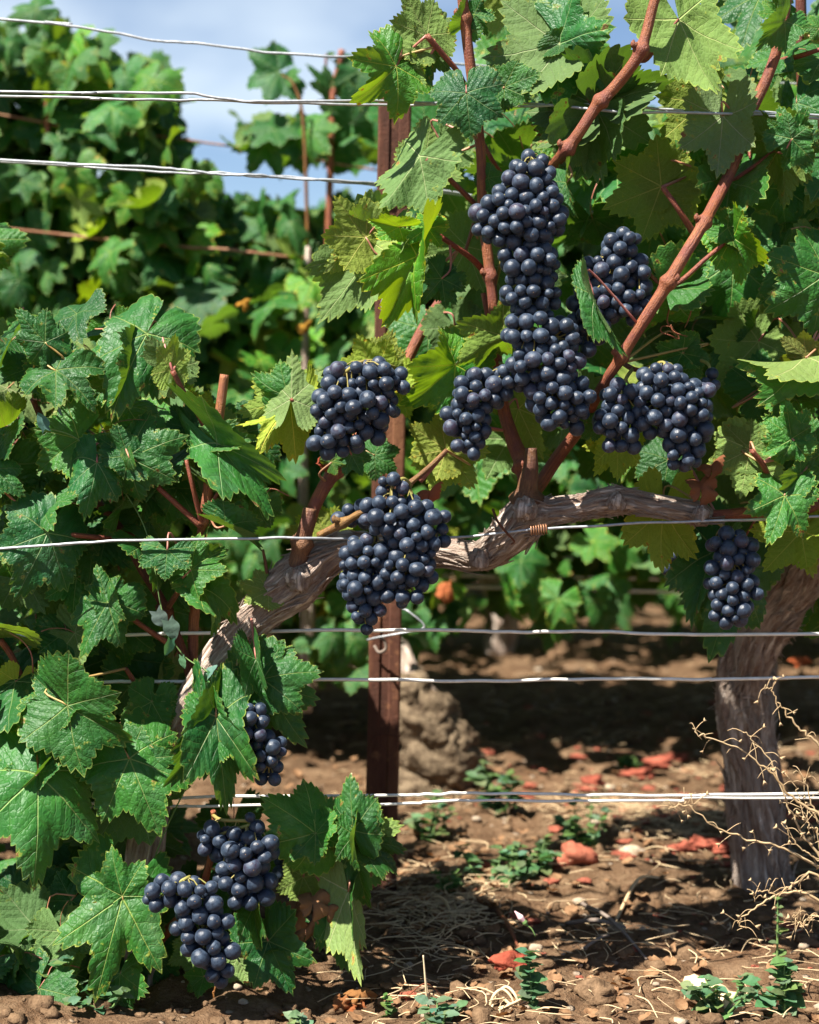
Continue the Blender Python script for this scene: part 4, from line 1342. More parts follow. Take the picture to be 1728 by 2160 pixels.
def cluster(label, ell, d, top, vine_pt=None, group=None, rpx=16.4, seed=1, limit=250, depthk=0.85, spread=1.0, bigger=0.0, loose=0.0):
    """ell: ellipses (px, py, rx, ry [, depth offset]); top: pixel where the stalk leaves for the vine"""
    rnd = np.random.RandomState(seed)
    k = d / FPX
    br = rpx * k
    C, S = [], []
    for e in ell:
        dz = e[4] if len(e) > 4 else 0.0
        C.append(P(e[0], e[1], d + dz))
        S.append((max(e[2] * 1.16 - rpx, 5) * k, max(min(e[2], e[3] * 1.2) * depthk - rpx, 6) * k, max(e[3] * 1.10 - rpx, 5) * k))
    C, S = np.array(C), np.array(S)
    vol = S.prod(1)
    pts = np.zeros((0, 3))
    rad = np.zeros(0)
    glob = np.array(GLOB) if GLOB else np.zeros((0, 4))
    if len(glob):
        near = (np.abs(glob[:, 0] - C[:, 0].mean()) < .14) & (np.abs(glob[:, 2] - C[:, 2].mean()) < .16)
        glob = glob[near]
    N = 5200
    idx = rnd.choice(len(ell), N, p=(vol ** .75) / (vol ** .75).sum())
    dirs = rnd.normal(size=(N, 3))
    dirs[:, 1] -= 0.25
    dirs /= np.linalg.norm(dirs, axis=1)[:, None]
    rr = rnd.uniform(0.0, 1.0, N) ** 0.14
    cand = C[idx] + dirs * S[idx] * rr[:, None]
    rads = br * rnd.uniform(0.80, 1.15, N)
    sm = rnd.rand(N) < 0.05
    rads[sm] *= 0.72
    # the outer shell first, so the surface is well filled
    f = np.min(np.linalg.norm((cand[:, None, :] - C[None]) / S[None], axis=2), axis=1)
    order = np.argsort(-(f > 0.72).astype(float) + rnd.rand(N) * 0.2)
    tight = 0.72 + loose
    for i in order:
        if f[i] < 0.45:
            continue
        p, q = cand[i], rads[i]
        if len(pts) and np.any(np.linalg.norm(pts - p, axis=1) < (rad + q) * tight):
            continue
        if len(glob) and np.any(np.linalg.norm(glob[:, :3] - p, axis=1) < (glob[:, 3] + q) * 0.9):
            continue
        pts = np.vstack([pts, p])
        rad = np.append(rad, q)
        if len(pts) >= limit:
            break
    # press the berries apart
    for it in range(26):
        D = pts[:, None, :] - pts[None]
        dist = np.linalg.norm(D, axis=2) + np.eye(len(pts))
        want = (rad[:, None] + rad[None]) * 0.955
        ov = np.clip(want - dist, 0, None)
        np.fill_diagonal(ov, 0)
        mv = (D / dist[..., None] * ov[..., None] * 0.35).sum(1)
        pts = pts + mv
    root = tag(empty('grape_cluster', P(top[0], top[1], d)), label, 'grape cluster', group or 'bunches of dark blue grapes on the front vines')
    # stalk: a wandering axis through the bunch with a short pedicel to each berry
    Cz = sorted([(c[2], Vector(c)) for c in C], key=lambda q: -q[0])
    ax = [P(top[0], top[1], d + 0.004)] + [q[1] for q in Cz]
    if vine_pt:
        ax = [P(*vine_pt)] + ax
    path = catmull(ax, 40)
    parts = [tube_arrays(path, rad_fn([0.0019, 0.0016, 0.0008], 40), 7)]
    PA = np.array([tuple(p) for p in path])
    for p, q in zip(pts, rad):
        dd = np.linalg.norm(PA - p + np.array([0, 0, -0.012]), axis=1)
        a = Vector(PA[dd.argmin()])
        pv = Vector(p)
        mid = a.lerp(pv, .5) + Vector((0, 0, .003))
        parts.append(tube_arrays([a, mid, pv.lerp(mid, (q * .8) / max((pv - mid).length, 1e-4))], [.0009, .0006, .0009], 4, cap=False))
    put('stalk', tmesh('stalk', join(parts), M_STALK), root)
    for p, q in zip(pts, rad):
        GLOB.append((p[0], p[1], p[2], q))
        pv = Vector(p)
        dd = np.linalg.norm(PA - p, axis=1)
        a = Vector(PA[dd.argmin()])
        out = (pv - a)
        if out.length < 1e-4:
            out = Vector((0, -1, 0))
        out = out.normalized() * 0.9 + Vector((rnd.uniform(-.5, .5), rnd.uniform(-.5, .4), rnd.uniform(-.6, .2)))
        rot = out.to_track_quat('Z', 'Y').to_matrix().to_4x4()
        M = Matrix.Translation(pv) @ rot @ Matrix.Diagonal((q * rnd.uniform(.93, 1.07), q * rnd.uniform(.93, 1.07), q * rnd.uniform(0.95, 1.10), 1))
        put('grape', BERRY, root, M=M)
    return root


FG = 1.655
cluster('tallest bunch of dark grapes, beside the red cane at upper centre', [(1115, 385, 52, 60), (1075, 460, 72, 62), (1130, 455, 60, 70), (1105, 495, 60, 40), (1118, 560, 60, 62), (1118, 620, 58, 50)], FG, (1115, 335), (1045, 600, 1.75), seed=3, limit=270)
cluster('long bunch just below the tallest one, with a bare green stalk showing near its top', [(1118, 690, 54, 52), (1178, 712, 44, 44), (1150, 765, 74, 55), (1180, 840, 66, 60), (1200, 880, 36, 34, .005)], 1.652, (1125, 645), (1046, 690, 1.75), seed=4, limit=260)
cluster('small tapering bunch left below the long centre bunch', [(1062, 808, 42, 42), (1010, 830, 55, 52), (990, 885, 48, 62), (985, 935, 36, 36)], 1.665, (1068, 780), (1050, 760, 1.76), seed=5, limit=210)
cluster('bunch hanging behind the slanting cane at right, narrow leaf across it', [(1308, 520, 46, 38), (1290, 575, 76, 44), (1290, 630, 78, 50), (1325, 650, 40, 36), (1245, 665, 50, 46), (1240, 715, 34, 44)], 1.68, (1340, 545), (1375, 580, 1.70), seed=6, limit=230)
cluster('slimmer of the two bunches side by side at right, on the left', [(1305, 840, 40, 38), (1308, 890, 52, 44), (1312, 930, 42, 34)], 1.66, (1320, 800), (1335, 778, 1.70), seed=7, limit=70)
cluster('broad bunch at right under bright leaves, larger of the two side by side', [(1400, 805, 50, 44), (1440, 850, 66, 54), (1385, 860, 56, 60), (1445, 915, 52, 56), (1440, 960, 42, 34)], 1.655, (1400, 765), (1350, 782, 1.70), seed=8, limit=220)
cluster('two or three shiny grapes beside the bright leaf right of the broad bunch', [(1500, 798, 22, 30)], 1.70, (1495, 770), (1480, 760, 1.72), rpx=15, seed=9, limit=5)
cluster('compact bunch left of the rusty post, in front of pale leaves', [(720, 800, 44, 42), (785, 800, 60, 44), (835, 802, 32, 32), (748, 855, 86, 54), (740, 905, 76, 44), (700, 930, 46, 34)], 1.66, (770, 762), (850, 780, 1.84), seed=10, limit=240)
cluster('large bunch hanging at the centre in front of the gnarled arm', [(826, 1030, 36, 32), (835, 1085, 72, 46), (870, 1140, 58, 62), (858, 1200, 58, 50), (855, 1245, 48, 38), (905, 1090, 40, 30), (930, 1118, 18, 40)], 1.645, (850, 1010), (868, 1024, 1.66), seed=11, limit=250)
cluster('pointed bunch hanging lowest at the centre, left of the large bunch', [(775, 1175, 56, 46), (768, 1230, 50, 50), (770, 1285, 36, 44), (772, 1318, 22, 20)], 1.65, (790, 1135), (790, 1120, 1.68), seed=12, limit=90)
cluster('few grapes peeping out left of the thin speckled cane', [(735, 1090, 32, 26), (772, 1080, 26, 30)], 1.70, (760, 1065), (780, 1070, 1.68), seed=13, limit=22)
cluster('bunch at the right edge hanging before the thick trunk', [(1545, 1150, 56, 34), (1545, 1195, 50, 42), (1545, 1245, 54, 40), (1542, 1290, 48, 36)], 1.70, (1535, 1120), (1500, 1092, 1.72), seed=14, limit=210, rpx=16)
cluster('shaded bunch half hidden under the arm beside the right edge bunch', [(1450, 1150, 52, 50), (1440, 1200, 40, 40)], 1.86, (1460, 1110), (1475, 1090, 1.74), seed=15, limit=60)
cluster('bunch half covered by the drooping folded leaves at lower left', [(530, 1515, 42, 36), (520, 1560, 50, 44), (562, 1590, 42, 50), (568, 1630, 34, 26)], 1.662, (510, 1480), (460, 1420, 1.73), seed=16, limit=85)
cluster('upright loose bunch at lower left beneath the drooping leaves', [(535, 1735, 24, 30), (450, 1768, 38, 40), (495, 1785, 60, 40), (520, 1800, 58, 52), (515, 1850, 62, 44), (525, 1895, 50, 32)], 1.67, (470, 1730), (450, 1720, 1.70), seed=17, limit=200, rpx=18)
cluster('lowest bunch of all, slanting down to the right near the ground', [(350, 1882, 50, 44), (400, 1892, 64, 44), (425, 1950, 60, 46), (445, 2000, 52, 46), (460, 2050, 38, 34)], 1.635, (400, 1850), (330, 1900, 1.72), seed=18, limit=210, rpx=18.5)
cluster('small dark bunch in the shade behind the leaves at the left edge', [(45, 870, 40, 34), (40, 920, 36, 34)], 1.92, (50, 830), (60, 800, 1.84), seed=19, limit=40)
cluster('dark bunch in deep shade low between the lower bunch and the hanging leaf', [(625, 1830, 46, 40), (640, 1880, 30, 30)], 1.80, (620, 1780), (600, 1700, 1.78), seed=20, limit=40)

# ------------------------------------------------------------------ ground
def gh(x, y):
    h = 0.020 * noise.noise(Vector((x * 2.1, y * 2.1, 3.3))) + 0.018 * noise.noise(Vector((x * 6.5, y * 6.5, 8.1)))
    h += 0.012 * noise.noise(Vector((x * 17, y * 17, 1.7))) + 0.006 * noise.noise(Vector((x * 41, y * 41, 5.2)))
    return h


def gpt(px, py):
    g = G(px, py)
    return Vector((g.x, g.y, gh(g.x, g.y)))


xs = list(np.arange(-1.6, 1.6, 0.0085))
xs = [-60, -25, -12, -6, -3.5, -2.4, -1.9] + xs + [1.75, 2.0, 2.6, 3.5, 6, 12, 25, 60]
ys = [-4, -1, 0.3, 0.8] + list(np.arange(1.1, 3.6, 0.0085)) + list(np.arange(3.6, 6, 0.06)) + [6.5, 8, 11, 16, 25, 45, 90, 200]
V, F = [], []
for y in ys:
    for x in xs:
        V.append((x, y, gh(x, y)))
nx = len(xs)
for j in range(len(ys) - 1):
    for i in range(nx - 1):
        F.append((j * nx + i, j * nx + i + 1, (j + 1) * nx + i + 1, (j + 1) * nx + i))
me = mesh_np('ground', V, F, True)
me.materials.append(M_SOIL)
gobj = bpy.data.objects.new('ground', me)
COL.objects.link(gobj)
tag(gobj, kind='structure')


def lump(c, r, seed, n1=8, n2=11, sx=1, sy=1, sz=0.7, amp=.35, rot=None, fr=1.6):
    Vv, Ff = [], []
    for i in range(n1 + 1):
        for k in range(n2):
            th, ph = math.pi * i / n1, 2 * math.pi * k / n2
            dv = Vector((math.sin(th) * math.cos(ph), math.sin(th) * math.sin(ph), math.cos(th)))
            q = 1 + amp * noise.noise(dv * fr + Vector((seed, seed * .7, 0))) * 1.6 + amp * .5 * noise.noise(dv * fr * 2.7 + Vector((0, seed, seed)))
            p = Vector((dv.x * sx, dv.y * sy, dv.z * sz)) * r * q
            if rot: p = rot @ p
            Vv.append(c + p)
    for i in range(n1):
        for k in range(n2):
            Ff.append((i * n2 + k, i * n2 + (k + 1) % n2, (i + 1) * n2 + (k + 1) % n2, (i + 1) * n2 + k))
    return Vv, Ff, [tuple(v - c) for v in Vv]


# clods, small stones and litter nobody could count
cl = []
for i in range(3800):
    y = 1.35 + 2.6 * R.random() ** 1.3
    x = R.uniform(-0.32, 0.34) * y + R.gauss(0, .05)
    r = 0.0022 + 0.0105 * R.random() ** 5
    cl.append(lump(Vector((x, y, gh(x, y) + r * 0.2)), r, i * 1.7, 5, 7, R.uniform(.8, 1.4), R.uniform(.8, 1.3), R.uniform(.55, .9), .45))
V, F, A = join(cl)
me = mesh_np('soil_clods', V, F, True)
me.materials.append(M_CLOD)
o = bpy.data.objects.new('soil_clods', me)
COL.objects.link(o)
tag(o, 'loose crumbly clods of brown soil over the ground', 'soil clods', kind='stuff')
pb = []
for i in range(260):
    y = 1.6 + 2.3 * R.random()
    x = R.uniform(-0.3, 0.32) * y
    r = 0.0018 + 0.006 * R.random() ** 3
    pb.append(lump(Vector((x, y, gh(x, y) + r * 0.5)), r, i * 2.3, 5, 7, 1.2, 1, .7, .2))
V, F, A = join(pb)
me = mesh_np('pebbles', V, F, True)
me.materials.append(M_STONE)
o = bpy.data.objects.new('pebbles', me)
COL.objects.link(o)
tag(o, 'small pale pebbles scattered in the soil', 'pebbles', kind='stuff')
pb = []
for i in range(190):
    if R.random() < .6:
        q = gpt(R.gauss(1400, 160), R.uniform(1560, 1860))
    else:
        q = gpt(R.uniform(850, 1728), R.uniform(1500, 2130))
    r = 0.002 + 0.008 * R.random() ** 2.5
    pb.append(lump(q + Vector((0, 0, r * .4)), r, i * 3.1, 5, 7, 1.4, 1, .5, .45))
V, F, A = join(pb)
me = mesh_np('brick_crumbs', V, F, False)
me.materials.append(M_RED)
o = bpy.data.objects.new('brick_crumbs', me)
COL.objects.link(o)
tag(o, 'red crumbs of brick strewn between the vines', 'brick crumbs', kind='stuff')


def straw_piece(c, ln, r, az, lift=0.1, bend=0.3):
    dv = Vector((math.cos(az), math.sin(az), lift))
    sd_ = Vector((-math.sin(az), math.cos(az), 0))
    pts = [c - dv * ln / 2, c - dv * ln * .15 + sd_ * ln * bend * R.uniform(-1, 1) + Vector((0, 0, ln * .1 * R.random())), c + dv * ln / 2]
    return tube(pts, [r, r * .9, r * .6], 4, 6)


st = []
for i in range(1300):
    mode = R.random()
    if mode < .3:
        q = gpt(R.gauss(930, 70), R.gauss(1930, 50))
    elif mode < .5:
        q = gpt(R.gauss(1370, 110), R.gauss(1740, 26))
    else:
        q = gpt(R.uniform(700, 1760), R.uniform(1440, 2200))
    q.z = gh(q.x, q.y) + R.uniform(.002, .010)
    st.append(straw_piece(q, R.uniform(.012, .06), R.uniform(.0003, .0009), R.uniform(0, 6.28), R.uniform(-.1, .15)))
V, F, A = join(st)
me = mesh_np('straw_litter', V, F, True, {'tv': A})
me.materials.append(M_STRAW)
o = bpy.data.objects.new('straw_litter', me)
COL.objects.link(o)
tag(o, 'dry straw and stem bits lying over the brown soil', 'straw litter', kind='stuff')


def crumple(c, size, seed, flat=.5):
    """one curled dead leaf as a small folded sheet"""
    rnd = random.Random(seed)
    n = 7
    rot = Matrix.Rotation(rnd.uniform(0, 6.28), 3, 'Z') @ Matrix.Rotation(rnd.uniform(-.6, .6), 3, 'X')
    Vv, Ff = [], []
    for j in range(n):
        for i in range(n):
            u, v = (i / (n - 1) - .5) * 2, (j / (n - 1) - .5) * 2
            w = math.sqrt(max(0.05, 1 - .75 * v * v))
            z = flat * (0.5 * noise.noise(Vector((u * 1.6 + seed, v * 1.6, 0))) + .35 * noise.noise(Vector((u * 3.3, v * 3.3, seed)))) + .35 * flat * abs(u)
            Vv.append(c + rot @ Vector((u * w, v, z)) * size)
    for j in range(n - 1):
        for i in range(n - 1):
            Ff.append((j * n + i, j * n + i + 1, (j + 1) * n + i + 1, (j + 1) * n + i))
    return Vv, Ff, [(0, 0, 0)] * len(Vv)


dl = []
for i in range(800):
    q = gpt(R.uniform(500, 1800), R.uniform(1400, 2180)) if R.random() < .7 else gpt(R.gauss(930, 90), R.gauss(1900, 70))
    dl.append(crumple(q + Vector((0, 0, .006)), R.uniform(.0025, .0085), i))
V, F, A = join(dl)
me = mesh_np('leaf_litter', V, F, True)
me.materials.append(M_DEAD)
o = bpy.data.objects.new('leaf_litter', me)
COL.objects.link(o)
tag(o, 'brown curled bits of dead leaves on the soil', 'leaf litter', kind='stuff')


# single stones and brick pieces
def stone(px, py, rpx, label, mat, color, name='stone', cat='stone', group=None, sx=1.2, sy=.9, sz=.7, seed=1, amp=.2, fr=1.6):
    q = gpt(px, py)
    r = rpx * q.y / FPX
    Vv, Ff, A = lump(Vector((0, 0, 0)), r, seed, 14, 20, sx, sy, sz, amp, None, fr)
    me = mesh_np(name, Vv, Ff, True)
    me.materials.append(mat)
    o = bpy.data.objects.new(name, me)
    COL.objects.link(o)
    o.location = q + Vector((0, 0, r * .45))
    o.color = (*color, 1)
    tag(o, label, cat, group)
    return o


stone(1330, 1822, 24, 'smooth cream white stone on the soil, brightest stone in view', M_STONE, (1.35, 1.35, 1.35), seed=3, amp=.16)
stone(1215, 1850, 32, 'angular brick red rock left of the white stone', M_RED, (1.2, 1.25, 1.2), seed=7, amp=.5, sz=.8, cat='brick piece', name='brick_piece', fr=1.1)
stone(1172, 1845, 13, 'small beige stone touching the red rock', M_STONE, (1, 1, 1), seed=9)
stone(1410, 1996, 16, 'round grey brown stone in the shaded soil', M_STONE, (.8, .78, .7), seed=12, amp=.1, sx=1.0)
stone(1302, 1985, 17, 'pale stone beside the fallen grey twig', M_STONE, (.9, .88, .8), seed=14)
stone(1285, 1662, 11, 'white pebble lying among the red brick bits', M_STONE, (1.3, 1.35, 1.35), seed=15)
stone(1250, 1682, 22, 'dark red brick lump left of the white pebble', M_RED, (.9, .8, .8), seed=16, amp=.5, name='brick_piece', cat='brick piece')
stone(1075, 2052, 26, 'glossy red lump on the shaded soil at bottom centre', M_RED, (1.0, .75, .7), seed=17, amp=.5, name='brick_piece', cat='brick piece', sx=1.5)
stone(1255, 2125, 36, 'clod of pale earth in the sunny strip at the bottom', M_CLOD, (1, 1, 1), name='earth_clod', cat='clod', seed=18, amp=.35)
for i, (a, b, c, s) in enumerate([(1440, 1802, 20, 21), (1480, 1796, 26, 22), (1530, 1800, 24, 23), (1420, 1598, 20, 24), (1380, 1612, 22, 25), (1345, 1634, 20, 26)]):
    lab = ['leftmost lump of the flat red brick heap beside the trunk', 'middle lump of the flat red brick heap beside the trunk', 'rightmost lump of the flat red brick heap beside the trunk',
           'upper right red fragment behind the white pebble', 'middle red fragment behind the white pebble', 'lower left red fragment behind the white pebble'][i]
    stone(a, b, c, lab, M_RED, (1.1, 1, 1), name='brick_piece', cat='brick piece', group='red brick pieces on the soil', sx=1.6, sz=.5, amp=.7, fr=2.3, seed=s)
# long pale root-like chunk
q0, q1 = gpt(1462, 2112), gpt(1548, 2158)
vv = tube([q0 + Vector((0, 0, .012)), q0.lerp(q1, .45) + Vector((0, 0, .016)), q1 + Vector((0, 0, .01))], [.012, .009, .013], 14, 30, lambda a, s, t: 1 + .5 * noise.noise(Vector((math.cos(a), math.sin(a), s * 70))))
o = tmesh('wood_chunk', vv, M_STRAW)
o = put('wood_chunk', o, color=(1.35, 1.4, 1.5))
tag(o, 'bleached pale chunk of dead wood at the bottom right', 'dead wood')
for i, (pts, r, lab) in enumerate([
        ([(1225, 1930), (1290, 1990), (1364, 2048)], .0022, 'grey forked twig running down to the right in the shade'),
        ([(1195, 1962), (1260, 1985), (1320, 1990)], .0026, 'thick grey twig crossing behind the forked one'),
        ([(1300, 1952), (1345, 1905), (1390, 1900)], .002, 'thin pale twig rising right of the forked one'),
        ([(1232, 2040), (1262, 2030), (1285, 2018)], .0018, 'short light twig on the shaded soil'),
        ([(1050, 1940), (1075, 1985), (1092, 2012)], .0025, 'reddish twig leaning on the soil left of the bindweed'),
        ([(905, 1910), (935, 1935), (955, 1965)], .0018, 'pale straight stalk on the litter right of the post')]):
    p3 = [gpt(*p) + Vector((0, 0, .006 + .006 * (k == 1))) for k, p in enumerate(pts)]
    o = put('fallen_twig', tmesh('fallen_twig', tube(p3, [r, r, r * .6], 7, 16), M_CANE if 'reddish' in lab else (M_STRAW if 'pale' in lab else M_TWIG)))
    tag(o, lab, 'twig')

# ------------------------------------------------------------------ post with its wire hooks and a modelled shadow line
post = tag(empty('trellis_post', G(800, 1890)), 'rusty brown steel channel post behind the bunches, wires hooked to it', 'post')


def post_mesh(bot, top, w, dep, th):
    """rolled channel: a flat web to the front with two flanges and lips turned back"""
    prof = [(-w / 2, dep), (-w / 2, 0), (w / 2, 0), (w / 2, dep), (w / 2 - .006, dep), (w / 2 - .006, dep - th), (w / 2 - th, dep - th), (w / 2 - th, th), (-w / 2 + th, th),
            (-w / 2 + th, dep - th), (-w / 2 + .006, dep - th), (-w / 2 + .006, dep)]
    # small rolled corners at the front
    c = .0025
    prof = [(-w / 2, dep), (-w / 2, c), (-w / 2 + c * .3, c * .3), (-w / 2 + c, 0), (-w * .16, 0), (-w * .12, .002), (w * .12, .002), (w * .16, 0), (w / 2 - c, 0), (w / 2 - c * .3, c * .3), (w / 2, c), (w / 2, dep)] + prof[4:]
    n = 60
    Vv, Ff = [], []
    for i in range(n + 1):
        b = bot.lerp(top, i / n)
        for k, (x, y) in enumerate(prof):
            wob = .0006 * noise.noise(Vector((i * .35, k * .7, 0)))
            Vv.append(b + Vector((x + wob, y + wob, 0)))
    m = len(prof)
    for i in range(n):
        for k in range(m):
            Ff.append((i * m + k, i * m + (k + 1) % m, (i + 1) * m + (k + 1) % m, (i + 1) * m + k))
    Ff.append(tuple(range(n * m, (n + 1) * m)))
    return Vv, Ff, [(0, 0, 0)] * len(Vv)


PD = 2.06
pb_, pt_ = G(800, 1890), P(836, 72, PD)
pb_ = Vector((pb_.x, PD, -0.08))
V, F, A = post_mesh(pb_, pt_, .038, .026, .003)
me = mesh_np('channel', V, F, False)
me.materials.append(M_RUST)
put('channel', me, post)


def hook_or_shadow(ctrl, r, mat, parent):
    pts = [P(a, b, d) for a, b, d in ctrl]
    put('hook_or_shadow_line', tmesh('hook_or_shadow_line', tube(pts, [r, r, r], 8, 36), mat), parent)


hook_or_shadow([(846, 590, 2.045), (842, 600, 2.04), (812, 655, 2.035), (806, 640, 2.035), (822, 602, 2.04)], .0014, M_WIRE, post)
hook_or_shadow([(775, 1350, 2.05), (795, 1345, 2.04), (850, 1335, 2.03), (888, 1328, 2.03), (893, 1316, 2.03), (862, 1290, 2.03), (850, 1284, 2.04)], .0012, M_WIRE, post)
hook_or_shadow([(790, 1362, 2.045), (800, 1376, 2.04), (814, 1368, 2.04), (810, 1350, 2.04), (800, 1345, 2.04)], .0018, M_TWIG, post)
hook_or_shadow([(778, 1592, 2.05), (795, 1552, 2.052), (846, 1553, 2.052)], .001, M_RUST, post)  # no hook: thin dark rod drawing a wire's cast shadow across the post

# post of the row behind
bp = tag(empty('trellis_post', (P(247, 1000, 3.1).x, 3.1, 0)), 'blurred brown post standing in the leafy row behind at left', 'post')
a_ = P(247, 1000, 3.1).x
V, F, A = post_mesh(Vector((a_, 3.1, -.05)), Vector((a_ + .004, 3.1, .95)), .045, .028, .003)
me = mesh_np('channel', V, F, False)
me.materials.append(M_RUST)
put('channel', me, bp)

# ------------------------------------------------------------------ wires
GRP = 'trellis wires of the front row'


def wire(ctrl, rpx, label, mat=M_WIRE, group=None, ext=True, twist=None, sides=8, jit=1.0):
    pts = [P(a, b, d) for a, b, d in ctrl]
    if ext:
        if ctrl[0][0] <= 5:
            pts = [pts[0] + (pts[0] - pts[1]).normalized() * 0.9] + pts
        if ctrl[-1][0] >= 1720:
            pts = pts + [pts[-1] + (pts[-1] - pts[-2]).normalized() * 0.9]
    d = ctrl[0][2]
    n = 150
    path = catmull(pts, n)
    s0 = R.uniform(0, 90)
    path = [p + Vector((0, .0006 * noise.noise(Vector((i * .3, s0, 0))), .0011 * jit * noise.noise(Vector((i * .22, 0, s0))))) for i, p in enumerate(path)]
    r = rpx * d / FPX
    o = put('trellis_wire', tmesh('trellis_wire', tube_arrays(path, [r] * (n + 1), sides), mat))
    tag(o, label, 'wire', group)
    return o


wire([(0, 40, 2.0), (100, 48, 2.0), (250, 70, 2.0), (330, 86, 2.0), (420, 91, 2.0), (560, 110, 2.0), (700, 119, 2.0), (815, 121, 2.02), (1000, 138, 2.05), (1400, 160, 2.1), (1725, 180, 2.15)], 2.9, 'topmost thin wire sagging across the blue sky', group=GRP)
wire([(0, 193, 1.70), (180, 196, 1.70), (370, 195, 1.70), (430, 201, 1.70), (500, 212, 1.70), (560, 215, 1.70), (700, 212, 1.71), (860, 216, 1.73), (1000, 222, 1.74), (1070, 217, 1.735), (1130, 219, 1.73),
      (1200, 226, 1.70), (1310, 236, 1.69), (1400, 236, 1.70), (1560, 240, 1.72), (1650, 240, 1.73), (1725, 244, 1.74)], 3.1, 'upper strand of the paired wire below the topmost one', group=GRP)
wire([(0, 204, 1.705), (200, 208, 1.705), (370, 211, 1.705), (450, 211, 1.705), (560, 217, 1.705), (700, 219, 1.715), (860, 222, 1.735), (1000, 216, 1.73), (1070, 222, 1.74), (1130, 225, 1.725),
      (1200, 221, 1.71), (1310, 222, 1.72), (1400, 230, 1.72), (1560, 243, 1.73), (1725, 250, 1.75)], 2.9, 'lower strand of the paired wire below the topmost one', group=GRP)
wire([(0, 337, 1.90), (150, 346, 1.90), (330, 354, 1.90), (400, 360, 1.90), (470, 368, 1.90), (540, 369, 1.90), (600, 376, 1.91), (740, 383, 1.92), (915, 400, 2.0), (1230, 445, 2.05), (1725, 480, 2.2)], 2.9, 'third wire from the top, the strand that dips first', group=GRP)
wire([(0, 341, 1.905), (150, 350, 1.905), (330, 362, 1.905), (400, 366, 1.905), (470, 364, 1.905), (540, 373, 1.905), (600, 372, 1.915), (740, 386, 1.925), (915, 404, 2.0), (1230, 447, 2.06), (1725, 485, 2.2)], 2.4, 'thin strand twisted round the third wire from the top', group=GRP)
wire([(0, 1158, 1.665), (120, 1149, 1.665), (250, 1141, 1.66), (500, 1136, 1.66), (660, 1135, 1.665), (800, 1137, 1.70), (950, 1134, 1.71), (1100, 1120, 1.69), (1130, 1117, 1.69), (1350, 1104, 1.69), (1620, 1095, 1.70), (1725, 1090, 1.70)], 2.9, 'grey wire running right in front of the gnarled arm', group=GRP)
wire([(0, 1340, 1.75), (90, 1341, 1.75), (300, 1338, 1.75), (690, 1330, 1.75), (880, 1329, 1.75), (1000, 1331, 1.75), (1090, 1334, 1.75), (1240, 1332, 1.75), (1440, 1338, 1.75), (1725, 1338, 1.75)], 3.8, 'white wire hooked to the post just below the pointed bunch', M_WIREW, GRP)
wire([(-10, 1440, 1.75), (300, 1438, 1.75), (500, 1438, 1.75), (700, 1433, 1.75), (1000, 1437, 1.75), (1250, 1432, 1.75), (1480, 1433, 1.75), (1725, 1429, 1.75)], 3.7, 'white wire passing at the height of the old stump', M_WIREW, GRP)
wire([(0, 1706, 1.75), (150, 1698, 1.75), (400, 1682, 1.75), (800, 1678, 1.75), (900, 1676, 1.75), (1000, 1673, 1.75), (1200, 1676, 1.75), (1450, 1678, 1.75), (1725, 1673, 1.75)], 3.3, 'upper one of the two lowest white wires over the bare soil', M_WIREW, GRP)
wire([(0, 1716, 1.75), (150, 1705, 1.75), (400, 1700, 1.75), (835, 1696, 1.75), (900, 1692, 1.75), (1000, 1688, 1.75), (1200, 1690, 1.75), (1400, 1688, 1.75), (1440, 1690, 1.75), (1470, 1682, 1.75), (1725, 1684, 1.75)], 3.1, 'lower one of the two lowest white wires over the bare soil', M_WIREW, GRP)
GB = 'blurred wires of the row behind'
wire([(-10, 1165, 2.95), (490, 1190, 2.95), (900, 1212, 2.9), (1385, 1221, 2.9), (1725, 1235, 2.9)], 3.4, 'upper blurred pale wire of the row behind under the arm', M_WIREW, GB)
wire([(-10, 1195, 2.96), (490, 1222, 2.95), (910, 1236, 2.9), (1430, 1249, 2.9), (1725, 1262, 2.9)], 3.6, 'lower blurred pale wire of the row behind under the arm', M_WIREW, GB)
wire([(-10, 1140, 3.2), (490, 1152, 3.2), (900, 1165, 3.2), (1385, 1185, 3.2), (1725, 1190, 3.2)], 2.6, 'faint farther wire just above the blurred pale pair', M_WIREW, GB)
wire([(-10, 935, 2.8), (600, 966, 2.8), (1130, 985, 2.75), (1300, 989, 2.75), (1725, 1005, 2.75)], 2.6, 'thin blurred grey wire behind the compact bunch', M_WIRE, GB)
wire([(-10, 240, 2.8), (150, 268, 2.8), (370, 292, 2.8), (600, 325, 2.8), (740, 350, 2.8), (1100, 400, 2.8), (1725, 470, 2.8)], 2.4, 'brownish wire in the upper leaves of the row behind', M_WIRER, GB)
wire([(-10, 480, 2.75), (320, 515, 2.75), (480, 527, 2.75), (620, 542, 2.75), (1000, 570, 2.8), (1725, 620, 2.8)], 3.3, 'rust coloured wire crossing the middle of the row behind', M_WIRER, GB)
# twisted tie of thin wire on the arm, and a tendril round it
tie = []
for i in range(46):
    a = i / 45
    tie.append(P(1118 + 36 * a, 1119 - 3 * a, 1.69) + Vector((0, math.cos(i * .95) * .0034, math.sin(i * .95) * .0045)))
o = put('wire_tie', tmesh('wire_tie', tube(tie, [.0008, .0008], 6, 120), M_WIRER))
tag(o, 'coil of thin rusty tying wire on the grey wire at the arm', 'wire tie')
tie = []
for i in range(30):
    a = i / 29
    c = P(1500, 1098 - 20 * a + 8, 1.72)
    tie.append(c + Vector((math.cos(i * 1.0) * .013, math.sin(i * 1.0) * .013, 0)))
o = put('wire_tie', tmesh('wire_tie', tube(tie, [.0007, .0007], 6, 100), M_TWIG))
tag(o, 'dark tying twine wound round the thin end of the arm', 'wire tie')


